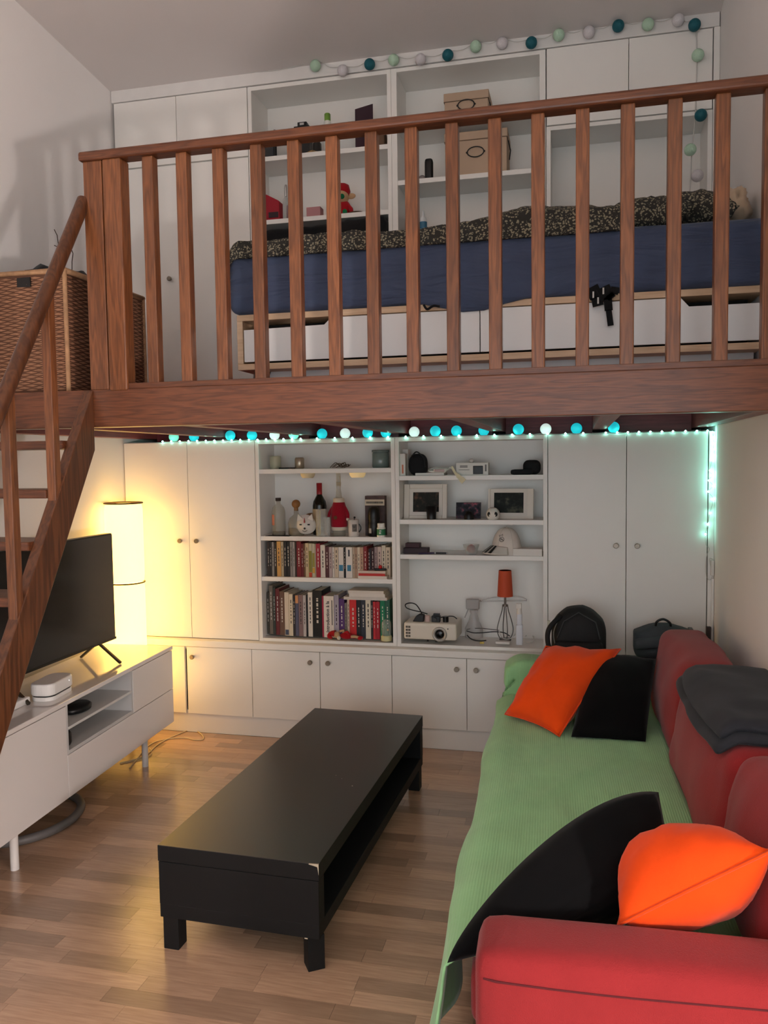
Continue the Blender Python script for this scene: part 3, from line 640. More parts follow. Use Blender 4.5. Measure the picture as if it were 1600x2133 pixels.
# black clothes stuffed under the second shelf of the loft bookcase
def stuffd(p):
    t_ = (p.x-X1)/(X2-X1); k = (p.z-2.452)/.41; top = np.interp(t_, [0, .12, .35, .6, .78, .9, 1], [.92, .95, .94, .96, 1, 1, .97])
    return (p.x + .012*nz(p.y*9, p.z*9, 2), p.y + .02*nz(p.x*8, p.z*9, 4) - .02*(1-k), 2.452 + max(0, p.z-2.452)*top + .012*k*nz(p.x*11, p.y*9, 8))
tag(MB().soft(X1+.03, X2-.032, -.02, .2, 2.452, 2.880, .03, 22, stuffd).obj('black_clothes', CLO, weld=True), 'black clothes stuffed into the loft bookcase below the red bag', 'clothes')
def jk(u, v):
    x = -1.52+.34*u; y_ = -.42+.36*v; e = math.sin(math.pi*min(1, max(0, u*.98+.01)))**.4*math.sin(math.pi*(v*.96+.02))**.4
    return Vector((x, y_, topz+.012 + .17*e*(.85+.3*nz(x*7, y_*7, 5)) + .012*nz(x*20, y_*18, 2)*e))
o = MB().grid(jk, 36, 30).obj('black_jacket', CLO); sm = o.modifiers.new('solid', 'SOLIDIFY'); sm.thickness = .02; sm.offset = -1
tag(o, 'black jacket heaped behind the duvet at the foot of the bed', 'jacket')
# strap dangling over the drawer
st = thing('dangling_strap', 'black fabric strap with a pale buckle print dangling over the bed drawer', 'strap', (0, 0, 0))
def ribbon(pts, w_, th=.004):
    mb = MB(); P = [Vector(p) for p in pts]
    for i in range(len(P)-1): mb.beam(P[i], P[i+1] + (P[i+1]-P[i])*.08, w_[i] if isinstance(w_, list) else w_, th, (0, -1, 0))
    return mb
ys = BY0-.03
ribbon([onY(a, b_, ys) for a, b_ in ((1256, 598), (1266, 620), (1268, 645), (1272, 676))], [.05, .03, .022]).obj('strap', CLO, st)
ribbon([onY(a, b_, ys+.004) for a, b_ in ((1232, 598), (1242, 618), (1246, 636))], [.05, .04]).obj('tab', CLO, st)
ribbon([onY(a, b_, ys) for a, b_ in ((1282, 598), (1279, 612), (1266, 622))], [.03, .02]).obj('loop', CLO, st)
for a, b_ in ((1236, 614), (1246, 626), (1257, 606)): MB().box(-.003, .003, -.001, 0, -.012, .012).obj('print', mat('print_white', (214, 210, 204), .7), st, onY(a, b_, ys-.006))
q = onY(893, 640, BY0-.024)
tag(MB().tube(smooth([q+Vector((-.02, 0, .01)), q+Vector((-.005, -.004, -.008)), q+Vector((.02, -.002, .004)), q+Vector((.045, 0, .0))]), .005, 6).obj('hair_tie', CLO), 'small black tie peeping from under the sheet edge', 'hair tie')
# things at the head end of the bed
q = onY(1155, 432, -.45)
tag(MB().soft(-.035, .035, -.02, .02, 0, .03, .008, 5).obj('binoculars_case', BLACK, None, (q.x-.02, -.62, float(duv((q.x-.02-dx0)/(dx1-dx0), .43).z)+.004), weld=True), 'small black case lying on top of the duvet below the niche', 'case')
q = onY(1288, 405, -.15)
tag(crump(0, 0, 0, .04, .05, .028, 5.).obj('black_sock', CLO, None, (q.x-.03, -.52, float(duv(.96, .53).z)), weld=True), 'crumpled black sock perched on the duvet before the niche', 'sock')

# ================================================================== WICKER BASKET
WK = mat('wicker', (158, 114, 86), .7, var=.25, vscale=60, rand=0)
WK2 = mat('wicker_stake', (176, 136, 100), .7, var=.2, vscale=40)
bk = thing('wicker_basket', 'tall brown wicker laundry basket with black clothes by the stair head', 'basket', (-2.3, -1.07, ZF))
bw, bd, bh = .29, .305, .49
def weave(a, b_, nrm, rows, name):
    a = Vector(a); b_ = Vector(b_); nrm = Vector(nrm); L2 = (b_-a).length; ns = int(L2/.034); mb = MB(); seg = ns*2
    rh = (bh-.03)/rows
    for r in range(rows):
        z0 = .012 + r*rh; pts = []
        for i in range(seg+1):
            t = i/seg; off = .005*math.cos(math.pi*(i/2*1.0 + r)) + .0015*nz(i*.7, r*.9)
            pts.append(a.lerp(b_, t) + nrm*off + Vector((0, 0, z0 + .0015*nz(i*.5, r*1.3, 4))))
        vs = []
        for p in pts: vs += [p - nrm*.004, p + nrm*.0035 + Vector((0, 0, rh*.5)), p - nrm*.004 + Vector((0, 0, rh*1.0))]
        mb.add(vs, [(3*i+j, 3*(i+1)+j, 3*(i+1)+j+1, 3*i+j+1) for i in range(seg) for j in range(2)], True)
    o = mb.obj(name, WK, bk); o['kind'] = 'stuff'
weave((-bw, -bd, 0), (bw, -bd, 0), (0, -1, 0), 52, 'front_weave'); weave((bw, -bd, 0), (bw, bd, 0), (1, 0, 0), 52, 'side_weave')
weave((-bw, bd, 0), (bw, bd, 0), (0, 1, 0), 52, 'back_weave'); weave((-bw, -bd, 0), (-bw, bd, 0), (-1, 0, 0), 52, 'side_weave')
MB().box(-bw+.01, bw-.01, -bd+.01, bd-.01, 0, .012).obj('bottom_panel', WK2, bk)
for sx in (-1, 1):
    MB().box(sx*bw-(.006 if sx > 0 else 0), sx*bw+(.006 if sx < 0 else 0), -bd+.006, bd-.006, .0, bh-.01).obj('lining', mat('basket_lining', (96, 64, 46), .9), bk)
    MB().box(-bw+.006, bw-.006, sx*bd-(.006 if sx > 0 else 0), sx*bd+(.006 if sx < 0 else 0), .0, bh-.01).obj('lining', MATS['basket_lining'], bk)
    for sy in (-1, 1): MB().cyl((sx*bw, sy*bd, 0), (sx*bw, sy*bd, bh), .009, n=10).obj('corner_stake', WK2, bk)
MB().tube([(-bw, -bd, bh), (bw, -bd, bh), (bw, bd, bh), (-bw, bd, bh)], .012, 8, True).obj('rim', WK2, bk)
q = onY(48, 573, -1.385)
MB().box(q.x+2.3-.032, q.x+2.3+.03, -bd-.008, -bd+.006, bh-.058, bh-.02).obj('handle_hole', BLACK, bk)
def bc(u, v):
    x = -bw+.02+(2*bw-.02)*u; y_ = -bd+.02+(2*bd-.04)*v; e = min(1, 10*min(u, 1-u, v, 1-v)+.3)
    return Vector((x, y_, bh-.06+(.05+.075*u**2)*e*(.85+.4*nz(x*7, y_*6, 3)) + .02*nz(x*18, y_*16)))
o = MB().grid(bc, 30, 30).obj('laundry_heap', CLO, None, (-2.3, -1.07, ZF)); sm = o.modifiers.new('solid', 'SOLIDIFY'); sm.thickness = .03
tag(o, 'black clothes heaped over the rim of the wicker basket', 'clothes')
TW = mat('dry_twig', (70, 52, 44), .8); tw = thing('dry_twigs', 'thin dry twigs sticking up behind the stair handrail', 'twigs', (-2.25, -1.0, 2.38))
for l_ in ([(121, 620), (119, 540), (122, 512), (119, 490), (113, 478)], [(121, 600), (121, 530), (119, 514), (113, 511)], [(150, 620), (150, 545), (152, 528), (149, 520)]):
    MB().tube([onY(a, b_, -1.0)-Vector((-2.25, -1.0, 2.38)) for a, b_ in l_], .002, 5).obj('twig', TW, tw)

# ================================================================== THINGS ON THE LOFT SHELVES
def fit(x0, x1, yt, Y, zs):
    a = onY(x0, yt, Y); b_ = onY(x1, yt, Y); return (a.x+b_.x)/2, b_.x-a.x, (a.z+b_.z)/2-zs
x, w_, h = fit(533, 592, 247, .1, 3.25)
fr = thing('black_tablet', 'black picture tablet leaning in the corner of the top loft shelf', 'tablet', (x, .1, 3.25), -.9)
MB().box(-.09, .09, -.008, .008, .0, .15).obj('frame', BLACK, fr, bevel=.003); MB().box(-.075, .075, -.0095, -.008, .015, .13).obj('screen', mat('dim_screen', (46, 50, 58), .2), fr)
x, w_, h = fit(618, 637, 252, .09, 3.25)
fr = thing('black_clock', 'small black cube clock on the top loft shelf', 'clock', (x, .12, 3.25), 0)
MB().box(-.045, .045, -.03, .03, 0, h-.025).obj('stand', BLACK, fr, bevel=.003); MB().box(-w_/2, w_/2, -.02, .02, h-.025, h).obj('head', BLACK, fr, bevel=.003); MB().box(-.012, .012, -.0212, -.0202, h-.018, h-.006).obj('clock_face', mat('pale_face', (190, 188, 184), .6), fr)
x, w_, h = fit(674, 690, 237, .08, 3.25)
fr = thing('green_cap_bottle', 'white bottle with a green cap on the top loft shelf', 'bottle', (x, .08, 3.25))
MB().lathe([(.02, 0), (.02, h-.045), (.017, h-.04)], 20).obj('body', mat('bottle_white', (230, 230, 222), .4), fr); MB().lathe([(.017, h-.04), (.017, h-.003), (.014, h)], 20).obj('cap', mat('cap_green', (120, 160, 66), .4), fr)
x, w_, h = fit(748, 768, 212, .12, 3.25)
fr = thing('leaning_card', 'dark purple greeting card standing upright on the top loft shelf', 'card', (x, .12, 3.25), .75)
MB().prism([(-.055, 0), (.055, 0), (.055, h), (-.055, h*.82)], -.002, .002).obj('front_leaf', mat('card_plum', (66, 44, 54), .5), fr)
x, w_, h = fit(652, 662, 288, .06, 3.25)
fr = thing('dark_jar', 'small dark jar beside the clock on the top loft shelf', 'jar', (x, .09, 3.25))
MB().lathe([(.022, 0), (.024, .01), (.024, h-.02), (.018, h-.015), (.018, h)], 18).obj('body', mat('jar_dark', (40, 36, 34), .3), fr)
x, w_, h = fit(793, 803, 272, .08, 3.25)
tag(MB().soft(-.03, .02, -.04, .04, 0, max(.05, h), .01, 6).obj('brown_pouch', mat('brown_pouch', (104, 78, 58), .8), None, (x-.01, .1, 3.25), weld=True), 'brown pouch at the right end of the top loft shelf', 'pouch')
tag(MB().tube([(-.06, 0, .01), (-.03, .02, .012), (0, .0, .012), (.03, -.02, .012), (.05, 0, .01)], .01, 8).obj('leopard_scarf', mat('leopard', (150, 120, 80), .9, var=.6, vscale=60), None, (onY(640, 305, .05).x, .06, 3.252)), 'rolled spotted scarf lying in front of the clock on the loft shelf', 'scarf')
# second shelf
RB = mat('red_nylon', (156, 22, 40), .7, bump=.1, bscale=200)
x, w_, h = fit(548, 586, 408, .08, 2.91)
bg = thing('red_pouch', 'red nylon bag with a dark flap on the second loft shelf', 'bag', (x+.005, .1, 2.91))
MB().prism([(-.055, 0), (.05, 0), (.05, h*.72), (-.028, h), (-.055, h*.95)], -.06, .06).obj('body', RB, bg, bevel=.006); MB().box(-.012, .045, -.064, -.06, .02, .05).obj('flap', mat('flap_dark', (48, 30, 36), .7), bg, bevel=.001)
x, w_, h = fit(586, 602, 384, .09, 2.91)
bo_ = thing('clear_spray', 'clear bottle with a pump top beside the red bag', 'bottle', (x, .1, 2.91)); CLR = mat('clear_plastic', (225, 228, 228), .1, trans=.85, ior=1.3)
MB().lathe([(.02, 0), (.02, h*.55), (.008, h*.7)], 18).obj('body', CLR, bo_); MB().lathe([(.009, h*.7), (.009, h*.95), (.006, h)], 14).obj('pump', CHROME, bo_)
x, w_, h = fit(638, 672, 433, .07, 2.91)
tag(box('pink_box', -.04, .04, -.03, .03, 0, max(.03, h), mat('pink_carton', (176, 122, 124), .6), loc=(x, .08, 2.91)), 'small flat pink box on the second loft shelf', 'box')
x, w_, h = fit(604, 612, 440, .07, 2.91)
tag(MB().lathe([(.014, 0), (.014, .03), (.01, .04)], 14).obj('perfume_vial', mat('vial_amber', (90, 60, 44), .3), None, (x, .07, 2.91)), 'tiny amber vial beside the pink box on the loft shelf', 'vial')
# plush elf: generic christmas doll
x, w_, h = fit(664, 740, 370, .1, 2.91)
el = thing('plush_elf', 'plush christmas elf doll with red hat and green nose', 'doll', (x+.03, .1, 2.91)); FL = fabric('felt_skin', (196, 158, 120), 500); FR = fabric('felt_red', (168, 26, 34), 500); FGn = fabric('felt_green', (24, 108, 66), 500)
MB().ball((0, 0, .05), .045, 20, 12, 1.1, .9, 1.15).obj('body', FR, el); MB().ball((.0, -.01, .115), .04, 20, 12).obj('head', FL, el)
MB().lathe([(.042, 0), (.04, .03), (.026, .06), (.0, .068)], 20, Matrix.Translation((0, 0, .125)) @ Matrix.Rotation(.2, 4, 'Y')).obj('hat', FR, el); MB().ball((.012, -.05, .105), .014, 14, 10).obj('nose', FGn, el)
for sx in (-1, 1):
    MB().ball((sx*.05, 0, .118), .02, 14, 8, 1.3, .4, .8).obj('ear', FL, el); MB().tube([(sx*.03, -.01, .07), (sx*.055, -.02, .04), (sx*.06, -.03, .015)], .012, 8).obj('arm', FR, el); MB().tube([(sx*.02, -.02, .02), (sx*.03, -.06, .012), (sx*.035, -.08, .015)], .013, 8).obj('leg', FGn, el)
tag(MB().lathe([(.05, 0), (.052, .006), (.03, .018), (.0, .022)], 24, sx=1.3).obj('olive_cap', mat('olive_felt', (78, 58, 34), .9), None, (x+.115, .07, 2.91)), 'flat olive felt cap beside the plush elf', 'cap')
# right bay: two storage boxes, speaker, bottle
BXM = mat('beige_card', (186, 160, 136), .75, var=.03); LID_SHADE = mat('lid_shade_brown', (120, 98, 80), .8)
def storage(lbl, x0, x1, yt, zs, yc, dep):
    x, w_, h = fit(x0, x1, yt, yc-dep/2, zs); t = thing('storage_box', lbl, 'box', (x, yc, zs))
    MB().box(-w_/2+.004, w_/2-.004, -dep/2+.004, dep/2-.004, 0, h-.04).obj('body', BXM, t, bevel=.002)
    MB().box(-w_/2, w_/2, -dep/2, dep/2, h-.042, h).obj('lid', BXM, t, bevel=.003)
    MB().box(-w_/2-.0004, w_/2+.0004, -dep/2-.0004, dep/2, h-.0445, h-.0425).obj('lid_shadow_line', LID_SHADE, t)  # darker strip painted for the shade where the lid overhangs the body
    for k, (mx, my, sx) in enumerate(((0, -dep/2-.002, 1), )):
        a = [(mx+.043*math.cos(i/24*6.2832), my, h*.52+.026*math.sin(i/24*6.2832)) for i in range(24)]
        MB().tube(a, .0028, 6, True).obj('ring_handle', BLACK, t)
        for s2 in (-1, 1): MB().lathe([(.005, 0), (.004, .004)], 10, Matrix.Translation((s2*.046, my+.002, h*.52)) @ Matrix.Rotation(math.pi/2, 4, 'X')).obj('rivet', BLACK, t)
    MB().tube([(w_/2+.002, -dep/2+.03, h-.055), (w_/2+.012, -dep/2+.05, h-.10), (w_/2+.004, -dep/2+.07, h-.14)], .003, 6).obj('side_strap', BLACK, t)
storage('beige lidded storage box with a ring handle, on the upper shelf of its pair', 924, 1018, 190, 3.34, .125, .2)
storage('beige lidded storage box with an oval ring handle beside the black speaker', 925, 1057, 272, 3.055, .125, .2)
x, w_, h = fit(885, 902, 331, .08, 3.055)
sp_ = thing('black_speaker', 'slim black portable speaker beside the beige storage box', 'speaker', (x, .08, 3.055)); MB().soft(-w_/2, w_/2, -.02, .02, 0, h, .015, 8).obj('body', BLACK, sp_, weld=True)
x, w_, h = fit(870, 888, 350, .04, 3.055)
tag(MB().ball((0, 0, .014), .014, 14, 10, 1.3, 1, 1).obj('glass_pebble', mat('pebble', (120, 112, 110), .2), None, (x, .04, 3.055)), 'small grey glass pebble in front of the black speaker', 'pebble')
x, w_, h = fit(872, 890, 438, .05, 2.3)
bo_ = thing('nasal_spray', 'white nozzle spray bottle with a blue band behind the duvet', 'bottle', (x, .06, 2.3)); zz = h
MB().lathe([(.02, 0), (.02, zz-.06)], 18).obj('body', mat('band_blue', (50, 110, 140), .4), bo_); MB().lathe([(.02, zz-.06), (.019, zz-.045), (.008, zz-.03), (.005, zz)], 18).obj('nozzle', mat('bottle_white2', (224, 226, 226), .4), bo_)
x, w_, h = fit(843, 862, 440, .05, 2.3)
tag(MB().soft(-.03, .03, -.03, .03, 0, h, .01, 6).obj('brown_flask', mat('flask_brown', (72, 44, 34), .5), None, (x, .1, 2.3), weld=True), 'dark brown flask half hidden behind the baluster and duvet', 'flask')

# ================================================================== BALL LIGHT GARLANDS
BT = mat('ball_teal', (14, 92, 104), .6, bump=.3, bscale=300); BG = mat('ball_mint', (186, 216, 190), .6, bump=.3, bscale=300); BWt = mat('ball_white', (216, 210, 212), .6, bump=.3, bscale=300)
WIRE = mat('clear_wire', (206, 202, 196), .4)
def ballmesh(m_): return MB().ball((0, 0, 0), .029, 20, 12).mesh('ball', m_)
g1 = thing('ball_garland', 'unlit garland of teal, mint and white balls along the ceiling board', 'light garland', (0, 0, 0))
up = [(657, 137, 'g'), (714, 147, 'w'), (770, 134, 't'), (820, 125, 'g'), (876, 124, 'w'), (933, 115, 't'), (991, 97, 'g'), (1046, 90, 'w'), (1107, 89, 't'), (1164, 73, 'g'), (1227, 67, 'w'), (1288, 54, 't'), (1350, 51, 'g'), (1413, 42, 'w'), (1447, 52, 't'), (1454, 115, 'g'), (1460, 240, 't'), (1438, 312, 'g'), (1453, 366, 'w')]
bms = {'t': ballmesh(BT), 'g': ballmesh(BG), 'w': ballmesh(BWt)}; pts = []
for a, b_, k in up:
    p = onY(a, b_, -.037); o = bpy.data.objects.new('ball', bms[k]); C.objects.link(o); o.location = p; o.parent = g1; pts.append(p + Vector((0, .012, .026)))
cp = [onY(505, 152, -.012), onY(580, 146, -.012)]
for i, p in enumerate(pts[:15]): cp += [p, (p+pts[i+1])/2 + Vector((0, .008, -.012 if i < 14 else 0))]
MB().tube(smooth(cp, 4), .0016, 5).obj('cord', WIRE, g1)
MB().tube(smooth([onY(a, b_, -.014) for a, b_ in ((1451, 60), (1452, 130), (1450, 200), (1447, 260), (1441, 320), (1438, 390), (1434, 410))], 4), .0028, 6).obj('cord', WIRE, g1)
g2 = thing('ball_garland', 'lit garland of turquoise and white balls on top of the lower cupboards', 'light garland', (0, 0, 0))
LT = mat('lit_turquoise', (40, 190, 200), .6, emit=.75, ecol=(30, 190, 205)); LM = mat('lit_mint', (130, 210, 190), .6, emit=.7, ecol=(120, 215, 190)); LW = mat('lit_white', (220, 235, 230), .6, emit=.75, ecol=(214, 236, 228))
lms = {'t': ballmesh(LT), 'm': ballmesh(LM), 'w': ballmesh(LW)}
low = [(362, 'm'), (404, 't'), (479, 't'), (525, 't'), (572, 'w'), (612, 'm'), (671, 't'), (719, 'w'), (766, 't'), (804, 't'), (863, 'w'), (907, 't'), (951, 't'), (1008, 't'), (1080, 't'), (1137, 'w'), (1201, 't'), (1272, 't')]
cpt = []
for i, (a, k) in enumerate(low):
    Y_ = .05 + .03*math.sin(i*2.1); q = onY(a, 905, Y_)
    for jx in (-2.0, -1.48, -.95, -.42, .11):
        if abs(q.x-jx) < .068: q.x = jx + (.068 if q.x > jx else -.068)
    p = Vector((q.x, Y_, ZT+.031)); o = bpy.data.objects.new('ball', lms[k]); C.objects.link(o); o.location = p; o.parent = g2; cpt += [p + Vector((0, .029, -.022)), p + Vector((.05, .03, -.028))]
MB().tube(smooth(cpt, 3), .0016, 5).obj('cord', WIRE, g2)
# fairy lights: wire along the cupboard top, down the right corner
g3 = thing('fairy_lights', 'lit string of tiny cool fairy lights along the cupboard top and corner', 'fairy lights', (0, 0, 0))
LED = mat('led_cool', (225, 255, 245), .5, emit=LED_L, ecol=(150, 255, 232))
lm = MB().ball((0, 0, 0), .0042, 10, 6).mesh('led', LED)
hp_ = [(a, 0) for a in range(338, 640, 18)] + [(a, 0) for a in range(660, 1240, 37)] + [(a, 0) for a in (1262, 1286, 1308, 1331, 1355, 1379, 1402, 1428, 1452, 1474)]
wp = []
for a, _ in hp_:
    q = onY(a, 900, -.006); p = Vector((q.x, -.006, ZT+.004)); o = bpy.data.objects.new('led', lm); C.objects.link(o); o.location = p; o.parent = g3; wp.append(p - Vector((0, -.002, .002)))
vp = [(1484, 900), (1487, 912), (1487, 924), (1488, 936), (1488, 948), (1484, 958), (1479, 980), (1484, 990), (1477, 1001), (1486, 1012), (1476, 1024), (1487, 1040), (1479, 1069), (1475, 1092), (1470, 1113)]
for a, b_ in vp:
    p = onY(a, b_, -.016); p.x = min(p.x, XR-.008); o = bpy.data.objects.new('led', lm); C.objects.link(o); o.location = p; o.parent = g3; wp.append(p + Vector((0, .004, 0)))
for a, b_ in ((1471, 1135), (1478, 1143), (1472, 1160), (1470, 1190), (1476, 1208), (1484, 1200), (1478, 1165), (1486, 1165)): wp.append(onY(a, b_, -.012))
MB().tube(smooth(wp, 3), .0014, 5).obj('wire', WIRE, g3)
q = onY(1493, 1183, -.02)
MB().box(-.008, .006, -.012, .014, -.038, .038).obj('battery_box', mat('socket_white', (226, 222, 214), .4), g3, (XR-.009, -.02, q.z), bevel=.002)
q0 = onY(1489, 1200, -.006); 
struct(box('trim_5', XR-.012, XR-.001, -.024, -.006, .556, q0.z-.01, WHITE, bevel=.002))
q = onY(1477, 1320, -.02)
tag(box('dark_door_stop', -.011, .011, -.012, .012, 0, .172, mat('dark_bar', (58, 44, 44), .5), loc=(q.x-.004, -.03, .553)), 'small dark upright bar in the corner beside the wardrobe edge', 'bar')
# ================================================================== BACKPACKS BEHIND THE SOFA ARM
AZ = AH+.03
def backpack(name, label, x0, x1, yt, Y, dep, m_, trim, rz=0., dome=.5):
    x, w_, h = fit(x0, x1, yt, Y-dep/2, AZ); t = thing(name, label, 'backpack', (x, Y, AZ), rz)
    def d(p):
        k = max(0, p.z/h); r_ = 1-.0*k
        top = max(0, (k-dome)/(1-dome)); return (p.x*(1-.30*top**2.2), p.y*(1-.25*k)+.02*k, p.z - h*.14*top*(abs(p.x)/(w_/2))**2 + .004*nz(p.x*20, p.z*20))
    MB().soft(-w_/2, w_/2, -dep/2, dep/2, 0, h, .045, 14, d, puff=(0, .02, 0)).obj('body', m_, t, weld=True)
    return t, w_, h
NY = mat('black_nylon', (20, 20, 21), .75, bump=.15, bscale=260)
t, w_, h = backpack('backpack', 'black nylon backpack standing behind the sofa arm', 1148, 1264, 1270, -.27, .17, NY, BLACK)
MB().soft(-w_/2+.015, w_/2-.015, -.105, -.07, .0, h*.38, .02, 8).obj('front_pocket', NY, t, weld=True)
MB().tube([(-w_/2+.03, -.075, h*.42), (-w_/2+.06, -.072, h*.75), (0, -.066, h*.93), (w_/2-.05, -.07, h*.75), (w_/2-.03, -.075, h*.42)], .003, 6).obj('zip', mat('zip_dark', (44, 44, 46), .4), t)
MB().tube(smooth([(-w_/2+.045, -.05, h*.85), (-w_/2-.01, -.09, h*.6), (-w_/2-.012, -.10, h*.3), (-w_/2+.02, -.09, .01)]), .012, 8).obj('shoulder_strap', NY, t)
MB().tube(smooth([(-w_/2+.03, -.065, h*.75), (-w_/2+.012, -.09, h*.5), (-w_/2+.03, -.09, h*.1)]), .0025, 6).obj('strap_edge', mat('strap_grey', (110, 108, 100), .6), t)
MB().box(-w_/2-.018, -w_/2-.004, -.07, -.06, h*.5, h*.75).obj('buckle', mat('buckle_pale', (180, 174, 150), .4), t)
GR = mat('slate_nylon', (62, 68, 72), .8, bump=.15, bscale=260)
t, w_, h = backpack('backpack', 'slate grey rucksack with a black carry loop behind the red back cushion', 1322, 1452, 1306, -.24, .14, GR, BLACK, dome=.75)
MB().soft(-w_/2-.006, w_/2*.2, -.10, -.06, h*.42, h*.75, .02, 8, lambda p: (p.x, p.y, p.z + .12*(p.x))).obj('flap', GR, t, weld=True)
MB().tube(smooth([(-.04, -.01, h*.9), (-.035, -.02, h*1.08), (-.005, -.02, h*1.16), (.025, -.02, h*1.06), (.03, -.01, h*.9)]), .006, 8).obj('carry_loop', BLACK, t)
MB().box(w_/2-.035, w_/2-.015, -.075, -.02, h*.86, h*.96).obj('strap_tab', BLACK, t, bevel=.003)

# ================================================================== BOOKS
PAGE = mat('book_pages', (214, 204, 184), .9, stretch=(1, 1, 1), var=.06, vscale=200)
MARK = mat('spine_print', (60, 56, 54), .8); MARKL = mat('spine_print_light', (214, 206, 192), .8)
def bookmat(c): return mat('cover_%d_%d_%d' % c, c, .6, var=.03, vscale=30)
def colour(c):
    r, g, b_ = c; L_ = (r+g+b_)/3; mx, mn = max(c), min(c)
    if mx-mn < 26: return 'black' if L_ < 52 else 'charcoal' if L_ < 90 else 'grey' if L_ < 160 else 'cream' if r > b_+8 else 'white'
    if r == mx and g < .55*r and b_ < .6*r: return 'dark red' if r < 130 else 'red'
    if b_ == mx: return 'navy' if L_ < 80 else 'blue' if g > r else 'purple'
    if g == mx: return 'green'
    return 'brown' if L_ < 110 else 'tan' if L_ < 165 else 'cream'
ORD = ['first', 'second', 'third', 'fourth', 'fifth', 'sixth', 'seventh', 'eighth', 'ninth', 'tenth', 'eleventh', 'twelfth', 'thirteenth', 'fourteenth', 'fifteenth', 'sixteenth', 'seventeenth', 'eighteenth', 'nineteenth', 'twentieth'] + ['twenty-'+s_ for s_ in ('first', 'second', 'third', 'fourth', 'fifth', 'sixth', 'seventh', 'eighth', 'ninth')] + ['thirtieth'] + ['thirty-'+s_ for s_ in ('first', 'second', 'third', 'fourth', 'fifth', 'sixth', 'seventh', 'eighth', 'ninth')] + ['fortieth']
def book(label, xc, w_, h, dep, y0, zs, c, group, extra=(), rz=0., tilt=0.):
    t = thing('book', label, 'book', (xc, y0, zs), rz, group); t.rotation_euler = (0, tilt, rz); a = w_/2; ct = min(.0015, w_*.15)
    MB().box(-a, a, 0, ct, 0, h).box(-a, -a+ct, ct, dep, 0, h).box(a-ct, a, ct, dep, 0, h).obj('cover', bookmat(c), t)
    MB().box(-a+ct, a-ct, ct, dep-.004, .002, h-.003).obj('pages', PAGE, t)
    for (z0, z1, c2, fw) in extra: MB().box(-a*fw, a*fw, -.0003, 0, h*z0, h*z1).obj('spine_label', bookmat(c2), t)
    if w_ > .009 and not extra:
        m_ = MARKL if sum(c) < 330 else MARK; mb = MB(); z = h*.3; rr_ = random.Random(int(xc*1e4))
        while z < h*.82:
            l_ = rr_.uniform(.005, .02); mb.box(-a*.2, a*.2, -.0003, 0, z, z+l_); z += l_+rr_.uniform(.003, .012)
        mb.obj('spine_title', m_, t)
    return t
rowA = [(140, 164, (62, 50, 42), 100), (165, 188, (52, 48, 46), 100), (190, 214, (150, 142, 132), 102), (215, 243, (50, 44, 38), 104), (245, 290, (206, 156, 88), 96), (292, 320, (176, 160, 132), 100), (322, 352, (44, 42, 40), 95), (354, 390, (36, 36, 36), 96), (392, 420, (138, 132, 128), 98), (422, 445, (170, 162, 156), 100), (446, 463, (54, 46, 42), 102), (465, 515, (122, 30, 36), 96), (517, 540, (112, 34, 38), 120), (542, 560, (110, 76, 52), 118), (562, 599, (206, 184, 146), 115), (601, 636, (196, 186, 160), 118, ((.15, .78, (132, 128, 52), .9), (0, .14, (190, 70, 44), .95))), (638, 668, (200, 190, 164), 120, ((.3, .72, (150, 140, 60), .85), (.12, .28, (206, 160, 60), .9))), (670, 680, (190, 176, 150), 122), (682, 728, (158, 40, 54), 120), (731, 783, (222, 212, 198), 135), (785, 824, (86, 44, 48), 150), (826, 860, (184, 162, 158), 158), (863, 886, (216, 206, 196), 160), (888, 930, (208, 190, 166), 160), (932, 988, (224, 216, 206), 160, ((.22, .42, (62, 128, 160), .8),)), (990, 1011, (22, 24, 28), 165), (1013, 1085, (226, 218, 208), 160, ((.22, .42, (62, 128, 160), .6), (.7, .92, (60, 62, 70), .25))), (1088, 1112, (190, 168, 144), 160), (1113, 1141, (168, 138, 116), 162), (1142, 1171, (218, 202, 178), 160), (1172, 1209, (184, 148, 124), 160), (1211, 1248, (132, 40, 42), 150), (1250, 1294, (56, 52, 54), 175), (1296, 1330, (70, 36, 38), 165), (1332, 1364, (168, 142, 138), 155), (1366, 1410, (206, 180, 168), 155), (1412, 1456, (214, 200, 178), 140), (1458, 1508, (208, 190, 166), 160)]
rowB = [(134, 160, (66, 60, 52), 660), (161, 200, (120, 106, 92), 585), (202, 229, (62, 66, 58), 610), (231, 274, (112, 44, 44), 620), (276, 329, (112, 82, 66), 650), (331, 379, (214, 200, 180), 660, ((.02, .14, (64, 74, 96), .8),)), (381, 423, (216, 202, 178), 680), (425, 449, (52, 46, 48), 690), (451, 486, (86, 88, 110), 690, ((.8, .99, (206, 146, 98), .95),)), (488, 534, (134, 108, 108), 690), (536, 570, (186, 178, 176), 692), (572, 589, (30, 28, 30), 690), (591, 641, (222, 212, 200), 660), (645, 746, (22, 20, 18), 640), (748, 766, (176, 46, 72), 700), (767, 879, (228, 218, 206), 702), (881, 934, (166, 158, 170), 690), (937, 998, (84, 50, 108), 730), (1000, 1027, (120, 114, 110), 780), (1029, 1054, (206, 180, 160), 740), (1056, 1130, (206, 44, 46), 736), (1132, 1180, (28, 30, 36), 740), (1182, 1231, (50, 54, 66), 742), (1233, 1290, (220, 210, 190), 740), (1292, 1314, (44, 40, 42), 750), (1316, 1344, (190, 42, 50), 765), (1346, 1390, (172, 28, 44), 765), (1395, 1448, (26, 122, 84), 745), (1450, 1503, (40, 92, 76), 745)]
TXT = mat('spine_letters', (58, 54, 56), .8)
